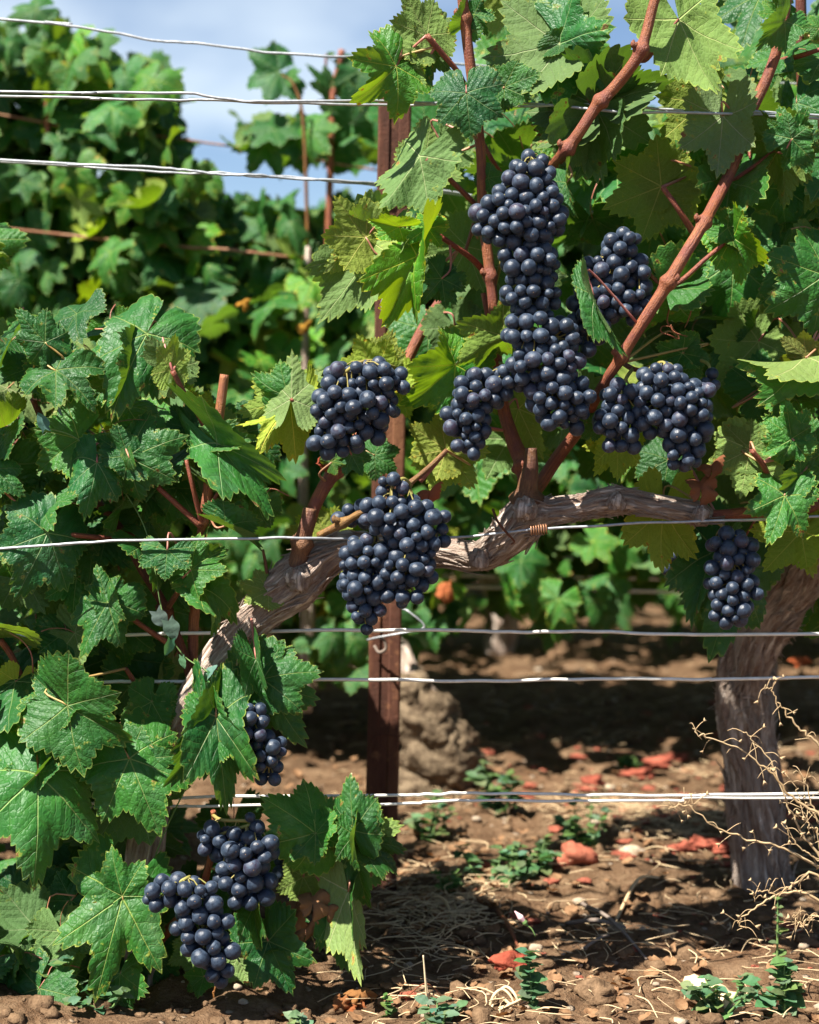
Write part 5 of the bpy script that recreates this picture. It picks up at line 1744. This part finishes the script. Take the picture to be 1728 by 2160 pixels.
def tendril(ctrl, r, vine, col=(1, 1, 1)):
    pts = [P(a, b, d) for a, b, d in ctrl]
    put('tendril', tmesh('tendril', tube(pts, [r, r * .8, r * .5], 6, 50), M_CANE), vine, color=col)


tendril([(1412, 650, 1.70), (1408, 680, 1.69), (1425, 700, 1.69), (1432, 715, 1.69), (1415, 708, 1.68), (1395, 700, 1.68), (1398, 688, 1.68), (1420, 690, 1.68)], .0009, VINE_A)
tendril([(1446, 630, 1.70), (1458, 650, 1.69), (1452, 675, 1.69), (1444, 692, 1.69)], .0008, VINE_A)
tendril([(1415, 685, 1.68), (1422, 700, 1.68), (1450, 710, 1.68)], .0009, VINE_A)
tendril([(1040, 1075, 1.71), (1050, 1100, 1.69), (1070, 1125, 1.69), (1085, 1142, 1.70), (1078, 1148, 1.70)], .0014, VINE_A, (.6, .6, .5))
tendril([(860, 2100, 1.7), (900, 2075, 1.7), (940, 2110, 1.71)], .0008, VINE_A)
tendril([(455, 2080, 1.69), (440, 2130, 1.69), (405, 2150, 1.68), (380, 2158, 1.68)], .0011, VINE_A, (1.2, 1.5, .9))
tendril([(450, 2090, 1.69), (455, 2120, 1.69), (475, 2140, 1.69), (520, 2155, 1.69)], .0011, VINE_A, (1.2, 1.5, .9))
tendril([(272, 960, 1.69), (240, 900, 1.70), (280, 885, 1.70), (330, 890, 1.70)], .0008, VINE_A, (.6, 1.5, .8))

DEADM = []
for i_ in range(5):
    V, F, LV, LXY = leaf_arrays(820 + i_, lobe=.15, fold=1.0 - .15 * i_, kx=2.2, ky=1.9 + .3 * i_, wave=.22, sinus=14, rings=7, twist=1.2)
    me = mesh_np('dead_leaf', V, F, True, {'tv': LXY})
    me.materials.append(M_DEAD)
    DEADM.append(me)
# dead leaves hanging in the vine: crumpled sheets, each a leaf of the vine
for i, (a, b, s, c) in enumerate([(620, 1935, .016, (1.2, 1.1, 1)), (660, 1905, .018, (1.2, 1.1, 1)), (645, 1960, .014, (1, .9, .8)), (690, 1925, .012, (1.1, 1, .9)), (760, 2095, .017, (1.1, .9, .6)), (755, 2130, .012, (1.2, .7, .5)), (720, 2120, .01, (1.1, .8, .6)),
                                  (905, 1040, .013, (1.3, .65, .6)), (890, 1052, .011, (1.5, .7, .6)), (515, 2135, .013, (.9, .7, .6)), (425, 2155, .015, (1.2, .9, .6)), (1478, 1030, .018, (1.0, .7, .7)), (1500, 985, .014, (.8, .55, .5)), (1575, 520, .007, (1, .6, .5)),
                                  (700, 965, .012, (.9, .5, .35)), (685, 975, .009, (.8, .3, .3)), (300, 1880, .013, (.9, .6, .6))]):
    c0 = P(a, b, 1.70)
    me = DEADM[i % len(DEADM)]
    M = Matrix.Translation(c0) @ Matrix.Rotation(R.uniform(.6, 1.6), 4, 'X') @ Matrix.Diagonal((s, s * 1.3, s, 1))
    put('dead_leaf', me, VINE_A, M=M, color=c)

# thin bindweed climbing on the left
bw = tag(empty('bindweed', P(250, 2100, 1.72)), 'greyish bindweed leaves climbing the left vine over its arm', 'weed')


def arrow_leaf(vine, a, b, ta, tb, d, col, w=.45, mat=M_WEED, roll=0):
    J, T = P(a, b, d), P(ta, tb, d)
    y = T - J
    s = y.length
    y.normalize()
    n = Vector((R.uniform(-.3, .3), -1, R.uniform(0, .5)))
    n = (n - y * n.dot(y)).normalized()
    n = Matrix.Rotation(math.radians(roll), 3, y) @ n
    o = put('leaf', ARROW, vine, M=leaf_matrix(J, y, n, s, w), color=col)
    return o


def simple_leaf_mesh(name, n=9, wid=.42, arrow=False, mat=None, tooth=0.0, fold=.25, bend=.5):
    Vv, Ff = [], []
    for j in range(n + 1):
        t = j / n
        w = wid * (math.sin(math.pi * min(t * .93 + .07, 1)) ** .8) * (1.25 - .55 * t)
        if arrow and j == 0: w = wid * .75
        w *= 1 + tooth * (1 if j % 2 else -1)
        y0 = t if not (arrow and j == 0) else -.16
        for k, s in enumerate((-1, -.5, 0, .5, 1)):
            yy = t if s == 0 else (y0 if abs(s) == 1 else (t + y0) / 2)
            Vv.append((w * s, yy - .06 * abs(s) * (1 - t), fold * abs(w * s) - bend * .3 * yy * yy + .02 * math.sin(j * 1.7 + k)))
    for j in range(n):
        for k in range(4):
            Ff.append((j * 5 + k, j * 5 + k + 1, (j + 1) * 5 + k + 1, (j + 1) * 5 + k))
    me = mesh_np(name, Vv, Ff, True)
    me.materials.append(mat or M_WEED)
    return me


ARROW = simple_leaf_mesh('arrow_leaf', arrow=True)
OVAL = simple_leaf_mesh('oval_leaf', wid=.36, tooth=.06)
NARROW = simple_leaf_mesh('narrow_leaf', wid=.24)
GREY = (1.9, 1.75, 2.3)
for a, b, ta, tb in [(95, 905, 82, 868), (355, 1310, 372, 1350), (360, 1350, 350, 1385), (385, 1385, 388, 1412), (440, 1425, 435, 1455), (435, 1432, 455, 1400), (455, 1425, 455, 1480), (330, 1290, 350, 1325), (460, 1470, 458, 1508), (126, 860, 130, 880)]:
    arrow_leaf(bw, a, b, ta, tb, 1.68, (GREY[0] * R.uniform(.6, 1.1), GREY[1] * R.uniform(.6, 1.1), GREY[2] * R.uniform(.6, 1.1)), R.uniform(.7, 1.1), roll=R.uniform(-50, 50))
put('stem', tmesh('stem', tube([P(250, 2100, 1.72), P(330, 1800, 1.71), P(440, 1560, 1.68), P(455, 1440, 1.68), P(385, 1380, 1.69), P(345, 1300, 1.69), P(300, 1100, 1.71), P(180, 940, 1.70), P(95, 900, 1.69)], [.0008, .0006], 5, 110), M_WSTEM), bw)

# ------------------------------------------------------------------ weeds
def weed(px, py, hpx, wpx, label, cat, n_st=5, lm=None, lpx=30, col=(1, 1, 1), seed=1, lean=0.0, dens=5, d=None):
    rnd = random.Random(seed)
    q = gpt(px, py)
    k = q.y / FPX
    root = tag(empty('weed', q), label, cat)
    stems = []
    for s in range(n_st):
        dx = rnd.uniform(-1, 1)
        dy = rnd.uniform(-1, 1)
        h = hpx * k * rnd.uniform(.6, 1.0) * (1 - .35 * abs(dx))
        top = q + Vector((dx * wpx * k * .5 + lean * k * hpx, dy * wpx * k * .4, h))
        mid = q.lerp(top, .5) + Vector((dx * wpx * k * .1, 0, h * .08))
        pts = [q + Vector((dx * .004, dy * .004, -.004)), mid, top]
        path = catmull(pts, 14)
        stems.append(tube_arrays(path, rad_fn([.0014, .0011, .0006], 14), 5))
        for i in range(2, 15, max(1, int(12 / dens))):
            for sg in (-1, 1):
                az = rnd.uniform(0, 6.28)
                p = path[min(i, 14)]
                y = Vector((sg * math.cos(az), math.sin(az), rnd.uniform(-.1, .5))).normalized()
                n = Vector((rnd.gauss(0, .3), rnd.gauss(-.2, .3), 1))
                n = (n - y * n.dot(y)).normalized()
                sz = lpx * k * rnd.uniform(.6, 1.15) * (1.05 - .4 * i / 14)
                k_ = rnd.uniform(.7, 1.3)
                c = (col[0] * k_ * rnd.uniform(.8, 1.7), col[1] * k_ * rnd.uniform(.9, 1.1), col[2] * k_ * rnd.uniform(.5, 1.1))
                put('leaf', lm or OVAL, root, M=leaf_matrix(p, y, n, sz), color=c)
    put('stem', tmesh('stem', join(stems), M_WSTEM), root)
    return root


weed(1062, 1745, 150, 120, 'bluish green weed standing tallest right of the old stump', 'weed', 4, lpx=46, seed=1, col=(1, 1, 1.1), dens=5)
weed(1040, 1880, 110, 190, 'spreading green weed at the foot of the tallest one', 'weed', 7, lpx=40, seed=2, dens=5)
weed(1120, 1862, 90, 110, 'low bushy weed between the spreading one and the red rock', 'weed', 5, lpx=40, seed=3, dens=5)
weed(1232, 1815, 140, 110, 'upright leafy weed directly behind the red rock', 'weed', 6, lpx=40, seed=4, dens=5)
weed(905, 1790, 110, 110, 'dark green weed right beside the foot of the post', 'weed', 5, lpx=40, seed=5, dens=4)
weed(940, 1900, 80, 70, 'small pale weed on the litter near the post foot', 'weed', 3, lpx=30, seed=6, col=(1.3, 1.2, .9))
weed(1335, 1615, 40, 50, 'tiny bright sprout in front of the red fragments', 'weed', 3, lpx=34, seed=7, col=(1.3, 1.3, .9))
weed(1130, 2160, 240, 60, 'slim bindweed stem rising at bottom centre with narrow leaves', 'weed', 1, ARROW, lpx=46, seed=8, col=(.9, 1, 1.1), dens=9)
weed(1515, 2165, 100, 160, 'low bindweed patch at the bottom right corner', 'weed', 6, ARROW, lpx=46, seed=9, col=(1.1, 1.15, 1.2), dens=4)
weed(1655, 2165, 150, 130, 'taller bindweed at the far bottom right', 'weed', 5, ARROW, lpx=50, seed=10, col=(1.0, 1.1, 1.1), dens=4)
weed(1640, 2060, 150, 30, 'thin wiry climbing weed below the dry seed stalks', 'weed', 1, ARROW, lpx=26, seed=11, dens=6)
weed(925, 2175, 70, 110, 'round leaved weed peeping in at the bottom edge', 'weed', 4, OVAL, lpx=50, seed=12, col=(1.2, 1.15, 1.5), dens=3)
weed(640, 2180, 60, 120, 'grey green weed at the bottom edge under the vine', 'weed', 4, OVAL, lpx=56, seed=13, col=(1.3, 1.2, 1.6), dens=3)
weed(825, 2150, 70, 30, 'tiny sprout right of the hanging pale leaf', 'weed', 1, ARROW, lpx=26, seed=14, col=(1.2, 1.2, .9))
weed(60, 2120, 130, 240, 'dark weed patch in the bottom left corner', 'weed', 8, OVAL, lpx=44, seed=15, col=(.8, .9, 1), dens=4)
weed(230, 2160, 60, 160, 'low weeds under the big bottom leaf', 'weed', 5, OVAL, lpx=40, seed=16, col=(.8, .9, 1), dens=4)
# the pink bud of the bindweed
bud = tag(empty('bindweed_flower', P(1096, 1935, 1.68)), 'closed pink bindweed bud on a thin stem at bottom centre', 'flower')
put('petals', tmesh('petals', tube([P(1108, 1947, 1.68), P(1098, 1935, 1.68), P(1086, 1922, 1.68)], [.0016, .0032, .0006], 10, 14), M_FLOWER), bud)
put('calyx', tmesh('calyx', tube([P(1112, 1952, 1.68), P(1108, 1947, 1.68), P(1104, 1942, 1.68)], [.001, .0028, .0022], 8, 8), M_WSTEM), bud)
put('stem', tmesh('stem', tube([P(1112, 1952, 1.68), P(1122, 1960, 1.68), P(1130, 1975, 1.68)], [.0008, .0008], 5, 8), M_WSTEM), bud)

# dry seed stalks at the right
dry = tag(empty('dried_weed', G(1830, 2195)), 'dried straw coloured seed stalks leaning in from the right edge', 'dried weed')
DS = [
    [(1810, 1700), (1728, 1574), (1690, 1540), (1655, 1500), (1630, 1460), (1612, 1447)],
    [(1830, 1860), (1728, 1722), (1680, 1690), (1640, 1645), (1600, 1608), (1560, 1580), (1500, 1557), (1472, 1548), (1463, 1535)],
    [(1830, 1950), (1728, 1805), (1690, 1755), (1660, 1692), (1625, 1605), (1590, 1565), (1570, 1542)],
    [(1830, 1900), (1728, 1830), (1640, 1785), (1560, 1765), (1500, 1738), (1455, 1702), (1425, 1700), (1410, 1708)],
    [(1830, 1990), (1728, 1850), (1680, 1862), (1640, 1885), (1600, 1878), (1592, 1898)],
    [(1830, 2010), (1728, 1900), (1660, 1882), (1610, 1905), (1565, 1935), (1560, 1950), (1575, 1958)],
    [(1830, 2050), (1760, 1800), (1720, 1720), (1700, 1650), (1690, 1640)],
    [(1830, 2080), (1770, 1850), (1730, 1760), (1705, 1740), (1690, 1700), (1680, 1660)],
    [(1830, 2060), (1790, 1930), (1728, 1820), (1690, 1790), (1650, 1740)],
    [(1830, 2000), (1728, 1935), (1690, 1948), (1675, 1935)],
]
pods = []
root_pt = gpt(1830, 2195)
for si, s in enumerate(DS):
    d = 1.60 + .02 * (si % 4)
    pts = [P(a, b, d) for a, b in s]
    pts = [root_pt] + pts
    n = 70
    path = catmull(pts, n)
    path = [q + Vector((.0035 * noise.noise(Vector((i * .35, si, 0))), 0, .0035 * noise.noise(Vector((i * .35, 0, si))))) for i, q in enumerate(path)]
    put('stem', tmesh('stem', tube_arrays(path, rad_fn([.0017, .0015, .0011, .0008, .0006, .0004], n), 6), M_STRAW), dry, color=(.8, .78, .74))
    for i in range(26, n, 1):
        if R.random() < .34:
            p = path[i]
            a = R.uniform(0, 6.28)
            ln = R.uniform(.008, .017)
            dv = Vector((math.cos(a), R.uniform(-.5, .5), math.sin(a)))
            e = p + dv * ln
            e2 = e + Vector((0, 0, R.uniform(-.006, .004)))
            pods.append(tube([p, p + dv * ln * .6 + Vector((0, 0, .002)), e2], [.00035, .0003], 4, 5))
            if R.random() < .5:
                dd = (e2 - p).normalized()
                sd_ = dd.cross(Vector((0, 1, 0))).normalized()
                w = R.uniform(.0016, .003)
                tt = Vector((0, .0007, 0))
                v_ = [e2, e2 + dd * w * 1.7 + sd_ * w, e2 + dd * w * 1.3, e2 + dd * w * 1.7 - sd_ * w]
                vs_ = [v + tt for v in v_] + [v - tt for v in v_]
                pods.append((vs_, [(0, 1, 2, 3), (7, 6, 5, 4), (0, 4, 5, 1), (1, 5, 6, 2), (2, 6, 7, 3), (3, 7, 4, 0)], [(0, 0, 0)] * 8))
po = put('seed_pods', tmesh('seed_pods', join(pods), M_STRAW), dry, color=(.85, .82, .78))
tag(po, kind='stuff')

# straw clumps at the bottom
def straw_clump(label, items, d=1.68):
    root = tag(empty('straw_clump', gpt(items[0][0][0], 2185)), label, 'dry grass')
    for it in items:
        pts = [P(a, b, d + .02 * R.random()) for a, b in it]
        put('straw', tmesh('straw', tube(pts, [R.uniform(.0012, .0024), R.uniform(.001, .002), .0007], 6, 30), M_STRAW), root, color=(1.1, 1.15, 1.2))
    return root


straw_clump('upright broken dry stalk at the bottom edge', [[(905, 2190), (900, 2100), (893, 2015)], [(915, 2190), (905, 2120), (896, 2050)]])
straw_clump('tangle of pale bent straw at bottom centre', [
    [(940, 2175), (1020, 2140), (1085, 2115), (1125, 2093)], [(960, 2190), (1040, 2150), (1130, 2100)], [(1036, 2130), (1050, 2095), (1070, 2082), (1090, 2105), (1100, 2150), (1110, 2200)],
    [(1030, 2140), (1042, 2100), (1062, 2088), (1082, 2110), (1085, 2150)], [(950, 2165), (1010, 2150), (1075, 2120)], [(1000, 2190), (1060, 2140), (1095, 2110)], [(1140, 2160), (1210, 2148), (1300, 2170)], [(1060, 2105), (1080, 2120), (1100, 2118)]])
straw_clump('short dry stalks with seed heads in the bottom left corner', [[(20, 2190), (10, 2150), (-10, 2130)], [(60, 2190), (40, 2140), (28, 2125)], [(180, 2190), (172, 2140), (165, 2110)], [(170, 2190), (160, 2160), (150, 2125)], [(75, 2190), (70, 2160), (55, 2140)]])

# ------------------------------------------------------------------ rows of vines behind
def row_top(px):
    if px < 30: return 60
    if px < 150: return 100 + 20 * math.sin(px * .05)
    if px < 250: return 100
    if px < 375: return 130 + (px - 250) * .25
    if px < 405: return 330
    if px < 780: return 285 - 30 * math.sin((px - 400) * .009)
    if px < 1230: return 230
    if px < 1450: return 235
    return 60


HOLES = [(375, 520, -50, 285), (520, 790, -50, 235), (380, 470, 300, 350), (455, 1000, 355, 420), (640, 700, 380, 450), (1200, 1460, -50, 215)]


def back_vine(px0, d, w, label, count, seed, topf=row_top, bot=1290, trunk=True, holes=HOLES, parts_max=285, tints='ggddylbsyYll', tpx=None, dspread=.22, smin=.040, smax=.064, joined=0):
    rnd = random.Random(seed)
    base = P(px0, 1000, d)
    root = tag(empty('grapevine', (base.x, d, 0)), label, 'grapevine', 'vines of the rows behind')
    # trunk and two arms along the row
    bx = base.x if tpx is None else P(tpx, 1000, d).x
    tv_ = [Vector((bx, d, -.03)), Vector((bx + .01, d, .1)), Vector((bx - .02, d, .26)), Vector((bx + .03, d, .40)), Vector((bx + .15, d + .01, .43)), Vector((bx + w * .45, d, .44))]
    if trunk:
        put('trunk', tmesh('trunk', tube(tv_, [.036, .032, .03, .026, .018, .012], 16, 60, bark_disp(seed * 1.3, .15, .25)), M_BARK), root)
    canes = []
    for k in range(7):
        x0 = bx + rnd.uniform(-.5, .5) * w
        pts = [Vector((x0, d, .44)), Vector((x0 + rnd.gauss(0, .04), d + rnd.gauss(0, .04), .7)), Vector((x0 + rnd.gauss(0, .08), d + rnd.gauss(0, .05), .86))]
        put('cane', tmesh('cane', tube(pts, [.006, .005, .003], 7, 22), M_CANE), root)
    made, tries, poses = 0, 0, []
    xa, xb = base.x - w / 2, base.x + w / 2
    while made < count and tries < count * 30:
        tries += 1
        x = rnd.uniform(xa, xb)
        dd = d + rnd.gauss(-.02, dspread * .5)
        px = CX + x / dd * FPX
        t = topf(px)
        ztop = P(px, t, dd).z
        zbot = P(px, bot + rnd.gauss(0, 40), dd).z
        z = rnd.uniform(zbot, ztop)
        if ztop - z > .12 and rnd.random() < .12:
            continue
        J = Vector((x, dd, z))
        y, n = rand_leaf_pose(rnd, .45, .6)
        size = rnd.uniform(smin, smax)
        c_ = J + y * size * .45
        cx_, cy_ = pix(c_)
        e = size * .42 / dd * FPX
        if cy_ < t + e * .6 or any(A_ - e < cx_ < B_ + e and C_ - e < cy_ < E_ + e for A_, B_, C_, E_ in holes):
            continue
        if rnd.random() < .22: n = -n
        poses.append((dd, J, y, n, size, rnd.choice(tints)))
        made += 1
    poses.sort(key=lambda q: q[0])
    for q in poses[:parts_max]:
        put('leaf', rnd.choice(BACKFILL), root, M=leaf_matrix(q[1], q[2], q[3], q[4]), color=jit_tint(TINTS[q[5]], rnd))
    rest = poses[parts_max:]
    if rest:
        Vs, Fs, LVs, LXs, off = [], [], [], [], 0
        for q in rest:
            V, F, LV, LXY = FAR_ARR[rnd.randrange(len(FAR_ARR))]
            M = np.array(leaf_matrix(q[1], q[2], q[3], q[4]))
            Vs.append(V @ M[:3, :3].T + M[:3, 3])
            Fs += [tuple(i + off for i in f) for f in F]
            LVs.append(LV)
            LXs.append(LXY + rnd.uniform(0, 30))
            off += len(V)
        me = mesh_np('foliage', np.vstack(Vs), Fs, True, {'lv': np.vstack(LVs), 'lxy': np.vstack(LXs)})
        me.materials.append(M_LEAF)
        f = put('foliage', me, root)
        tag(f, kind='stuff')
    return root


FAR_ARR = []
for i, st in enumerate(['flat', 'cup', 'droop', 'fold', 'tent', 'roll']):
    FAR_ARR.append(leaf_arrays(700 + i, rings=3, fine=False, nt=(3, 3, 3), **STYLE[st]))

back_vine(170, 2.95, .42, 'tall leafy vine behind at the left, rising highest into the sky', 1250, 31)
back_vine(590, 2.95, .38, 'leafy vine behind, between the left tower of leaves and the post', 1050, 32, tpx=500)
back_vine(1130, 2.95, .52, 'leafy vine behind, seen through the arm and the centre bunches', 820, 33, bot=1170, tpx=822)
back_vine(1590, 2.95, .40, 'leafy vine behind, at the right edge behind the thick trunk', 720, 34, bot=1180)
back_vine(-330, 2.95, .46, 'leafy vine behind, outside the left edge', 500, 35)
back_vine(2150, 2.95, .5, 'leafy vine behind, outside the right edge', 500, 36)


def top2(px): return 430 + 20 * math.sin(px * .013)


back_vine(250, 3.85, .9, 'vine two rows back, behind the left leaves', 520, 41, top2, 1275, holes=[], dspread=.3)
back_vine(1050, 3.85, .9, 'vine two rows back, behind the post', 520, 42, top2, 1275, holes=[], dspread=.3)
back_vine(1800, 3.85, .9, 'vine two rows back, behind the right canopy', 520, 43, top2, 1275, holes=[], dspread=.3)
back_vine(-550, 3.85, .9, 'vine two rows back, beyond the left edge', 520, 44, top2, 1275, holes=[], dspread=.3)

# far hedge rows that read as one mass
rnd = random.Random(77)
Vs, Fs, LVs, LXs, off = [], [], [], [], 0
for rowd in (4.75, 5.7, 7.0):
    for i in range(1100):
        x = rnd.uniform(-.42, .42) * rowd
        J = Vector((x, rowd + rnd.gauss(0, .14), rnd.uniform(.16, .96)))
        y, n = rand_leaf_pose(rnd)
        V, F, LV, LXY = FAR_ARR[rnd.randrange(len(FAR_ARR))]
        M = np.array(leaf_matrix(J, y, n, rnd.uniform(.06, .09)))
        Vs.append(V @ M[:3, :3].T + M[:3, 3])
        Fs += [tuple(k + off for k in f) for f in F]
        LVs.append(LV)
        LXs.append(LXY + rnd.uniform(0, 30))
        off += len(V)
me = mesh_np('distant_vine_rows', np.vstack(Vs), Fs, True, {'lv': np.vstack(LVs), 'lxy': np.vstack(LXs)})
me.materials.append(M_LEAF)
o = bpy.data.objects.new('distant_vine_rows', me)
COL.objects.link(o)
tag(o, 'foliage of the farther vine rows seen through the gaps', 'vine rows', kind='stuff')

# lone leaf and bare shoots standing up into the sky
sh = tag(empty('grapevine', P(640, 1480, 2.75)), 'sparse vine shoots behind the post with a lone leaf against the sky', 'grapevine')
put('cane', tmesh('cane', tube([P(690, 600, 2.8), P(700, 260, 2.8), P(705, 190, 2.8), P(722, 105, 2.8)], [.0055, .0055, .005, .005], 10, 30), M_CANE), sh, color=(1.3, 1.3, 1.2))
put('cane', tmesh('cane', tube([P(700, 205, 2.8), P(688, 170, 2.8), P(688, 115, 2.8)], [.003, .0025, .002], 7, 16), M_CANE), sh)
put('cane', tmesh('cane', tube([P(650, 520, 2.75), P(640, 260, 2.75), P(620, 180, 2.75), P(595, 158, 2.75)], [.003, .0025, .0016], 7, 20), M_CANE), sh, color=(.9, 1.2, .6))
put('cane', tmesh('cane', tube([P(100, 300, 2.8), P(101, 70, 2.8)], [.005, .004], 7, 10), M_CANE), sh, color=(1.1, 1.1, 1.1))
put('trunk', tmesh('trunk', tube([P(640, 1500, 2.75) * 1.0, P(650, 1300, 2.75), P(640, 1000, 2.75), P(650, 520, 2.75)], [.014, .012, .008, .004], 10, 30), M_BARK), sh)
for (jx, jy, tx, ty, st, tn, xw) in [(588, 152, 520, 165, 'tent', 'b', 1.1), (612, 160, 628, 166, 'fold', 'g', .8), (700, 192, 656, 140, 'fold', 'g', .5), (742, 260, 735, 180, 'flat', 'd', 1), (690, 112, 690, 104, 'fold', 'g', .7),
                                     (760, 150, 750, 210, 'flat', 'd', 1), (640, 300, 590, 260, 'flat', 'b', 1), (700, 330, 740, 280, 'cup', 'b', 1), (560, 300, 590, 360, 'cup', 'g', 1),
                                     (80, 20, 15, 40, 'flat', 'g', .9), (100, 45, 130, 70, 'fold', 'd', .7), (210, 90, 225, 115, 'cup', 'g', 1.1), (150, 80, 130, 130, 'flat', 'Y', 1), (20, 90, 10, 140, 'cup', 'g', 1.1)]:
    J, T = P(jx, jy, 2.8), P(tx, ty, 2.78)
    y = (T - J)
    s = y.length
    n = Vector((R.uniform(-.3, .3), -1, .3))
    put('leaf', R.choice(BACKFILL), sh, M=leaf_matrix(J, y.normalized(), n, s * 1.1, xw), color=TINTS[tn])

# old knobbly stump right of the post: belongs to a vine of the middle distance
stump = tag(empty('grapevine', G(915, 1665)), 'old vine stump, pale and knobbly, just right of the rusty post', 'vine stump')
sdp = G(915, 1665).y
ups = []
for (a, b, rr_, q1, q2, q3, s_) in ((932, 1605, 76, 1.0, .9, .92, 3.1), (900, 1525, 68, 1.0, .9, .95, 7.7), (905, 1660, 66, 1.25, 1, .6, 5.5), (965, 1560, 40, 1, 1, 1, 9.1), (868, 1460, 40, 1, 1, 1, 2.2)):
    c_ = P(a, b, sdp + .01)
    Vv, Ff, A = lump(c_, rr_ * sdp / FPX, s_, 40, 56, q1, q2, q3, .22, None, 1.5)
    out = []
    for v in Vv:
        dv = (v - c_)
        u_ = dv.normalized()
        th = math.atan2(u_.x, u_.z)
        g_ = noise.noise(Vector((math.cos(th * 2 + u_.y * 3) * 3.0, dv.length * 60, th * 3.2 + s_)))
        w_ = noise.noise(u_ * 9 + Vector((s_, 0, 0)))
        out.append(c_ + dv * (1 + .10 * (1 - 2 * abs(g_)) + .06 * w_))
    ups.append((out, Ff, A))
V, F, A = join(ups)
me = mesh_np('trunk', V, F, True)
me.materials.append(M_STUMP)
put('trunk', me, stump)
put('arm', tmesh('arm', px_tube([(885, 1480, sdp + .03, 44), (868, 1430, sdp + .06, 26), (840, 1350, sdp + .16, 16), (815, 1240, sdp + .22, 14)], 24, 60, bark_disp(2.9)), M_BARK), stump)
nst = 0
rnd = random.Random(5)
while nst < 24:
    px, py = rnd.uniform(880, 1340), rnd.uniform(1130, 1360)
    if py > 1290 and px > 1180: continue
    J = P(px, py, sdp + rnd.uniform(0, .3))
    y, n = rand_leaf_pose(rnd, .4, .8)
    if nst % 3 == 0: y = Vector((y.x * .3, y.y * .3, -1)).normalized()
    put('leaf', rnd.choice(BACKFILL), stump, M=leaf_matrix(J, y, n, rnd.uniform(.04, .06)), color=jit_tint(TINTS[rnd.choice('gglyd')], rnd))
    nst += 1
nst = 0
while nst < 14:
    px, py = rnd.uniform(660, 900), rnd.uniform(1290, 1430)
    J = P(px, py, sdp + rnd.uniform(0, .25))
    y, n = rand_leaf_pose(rnd, .4, .8)
    put('leaf', rnd.choice(BACKFILL), stump, M=leaf_matrix(J, y, n, rnd.uniform(.04, .06)), color=jit_tint(TINTS[rnd.choice('gggd')], rnd))
    nst += 1
# orange dead leaves further back
for i, (a, b, s, c) in enumerate([(1530, 850, .022, (1.4, .8, .4)), (1500, 862, .014, (1.3, .8, .4)), (640, 690, .012, (1.3, 1.2, .3)), (512, 640, .012, (1.4, 1.2, .3)), (1690, 1395, .018, (1.4, .6, .4)), (940, 1250, .016, (1.3, .7, .5)), (1480, 1030, .02, (1.2, .7, .5)), (1400, 1000, .018, (1.2, .6, .4))]):
    me = DEADM[i % len(DEADM)]
    put('dead_leaf', me, stump, M=Matrix.Translation(P(a, b, 2.55)) @ Matrix.Rotation(1.2, 4, 'X') @ Matrix.Diagonal((s, s * 1.3, s, 1)), color=c)

for o in SC.objects:
    if 'glob' in o.name: print(o.name)
print('leaves', NLEAF, 'objects', len(SC.objects))
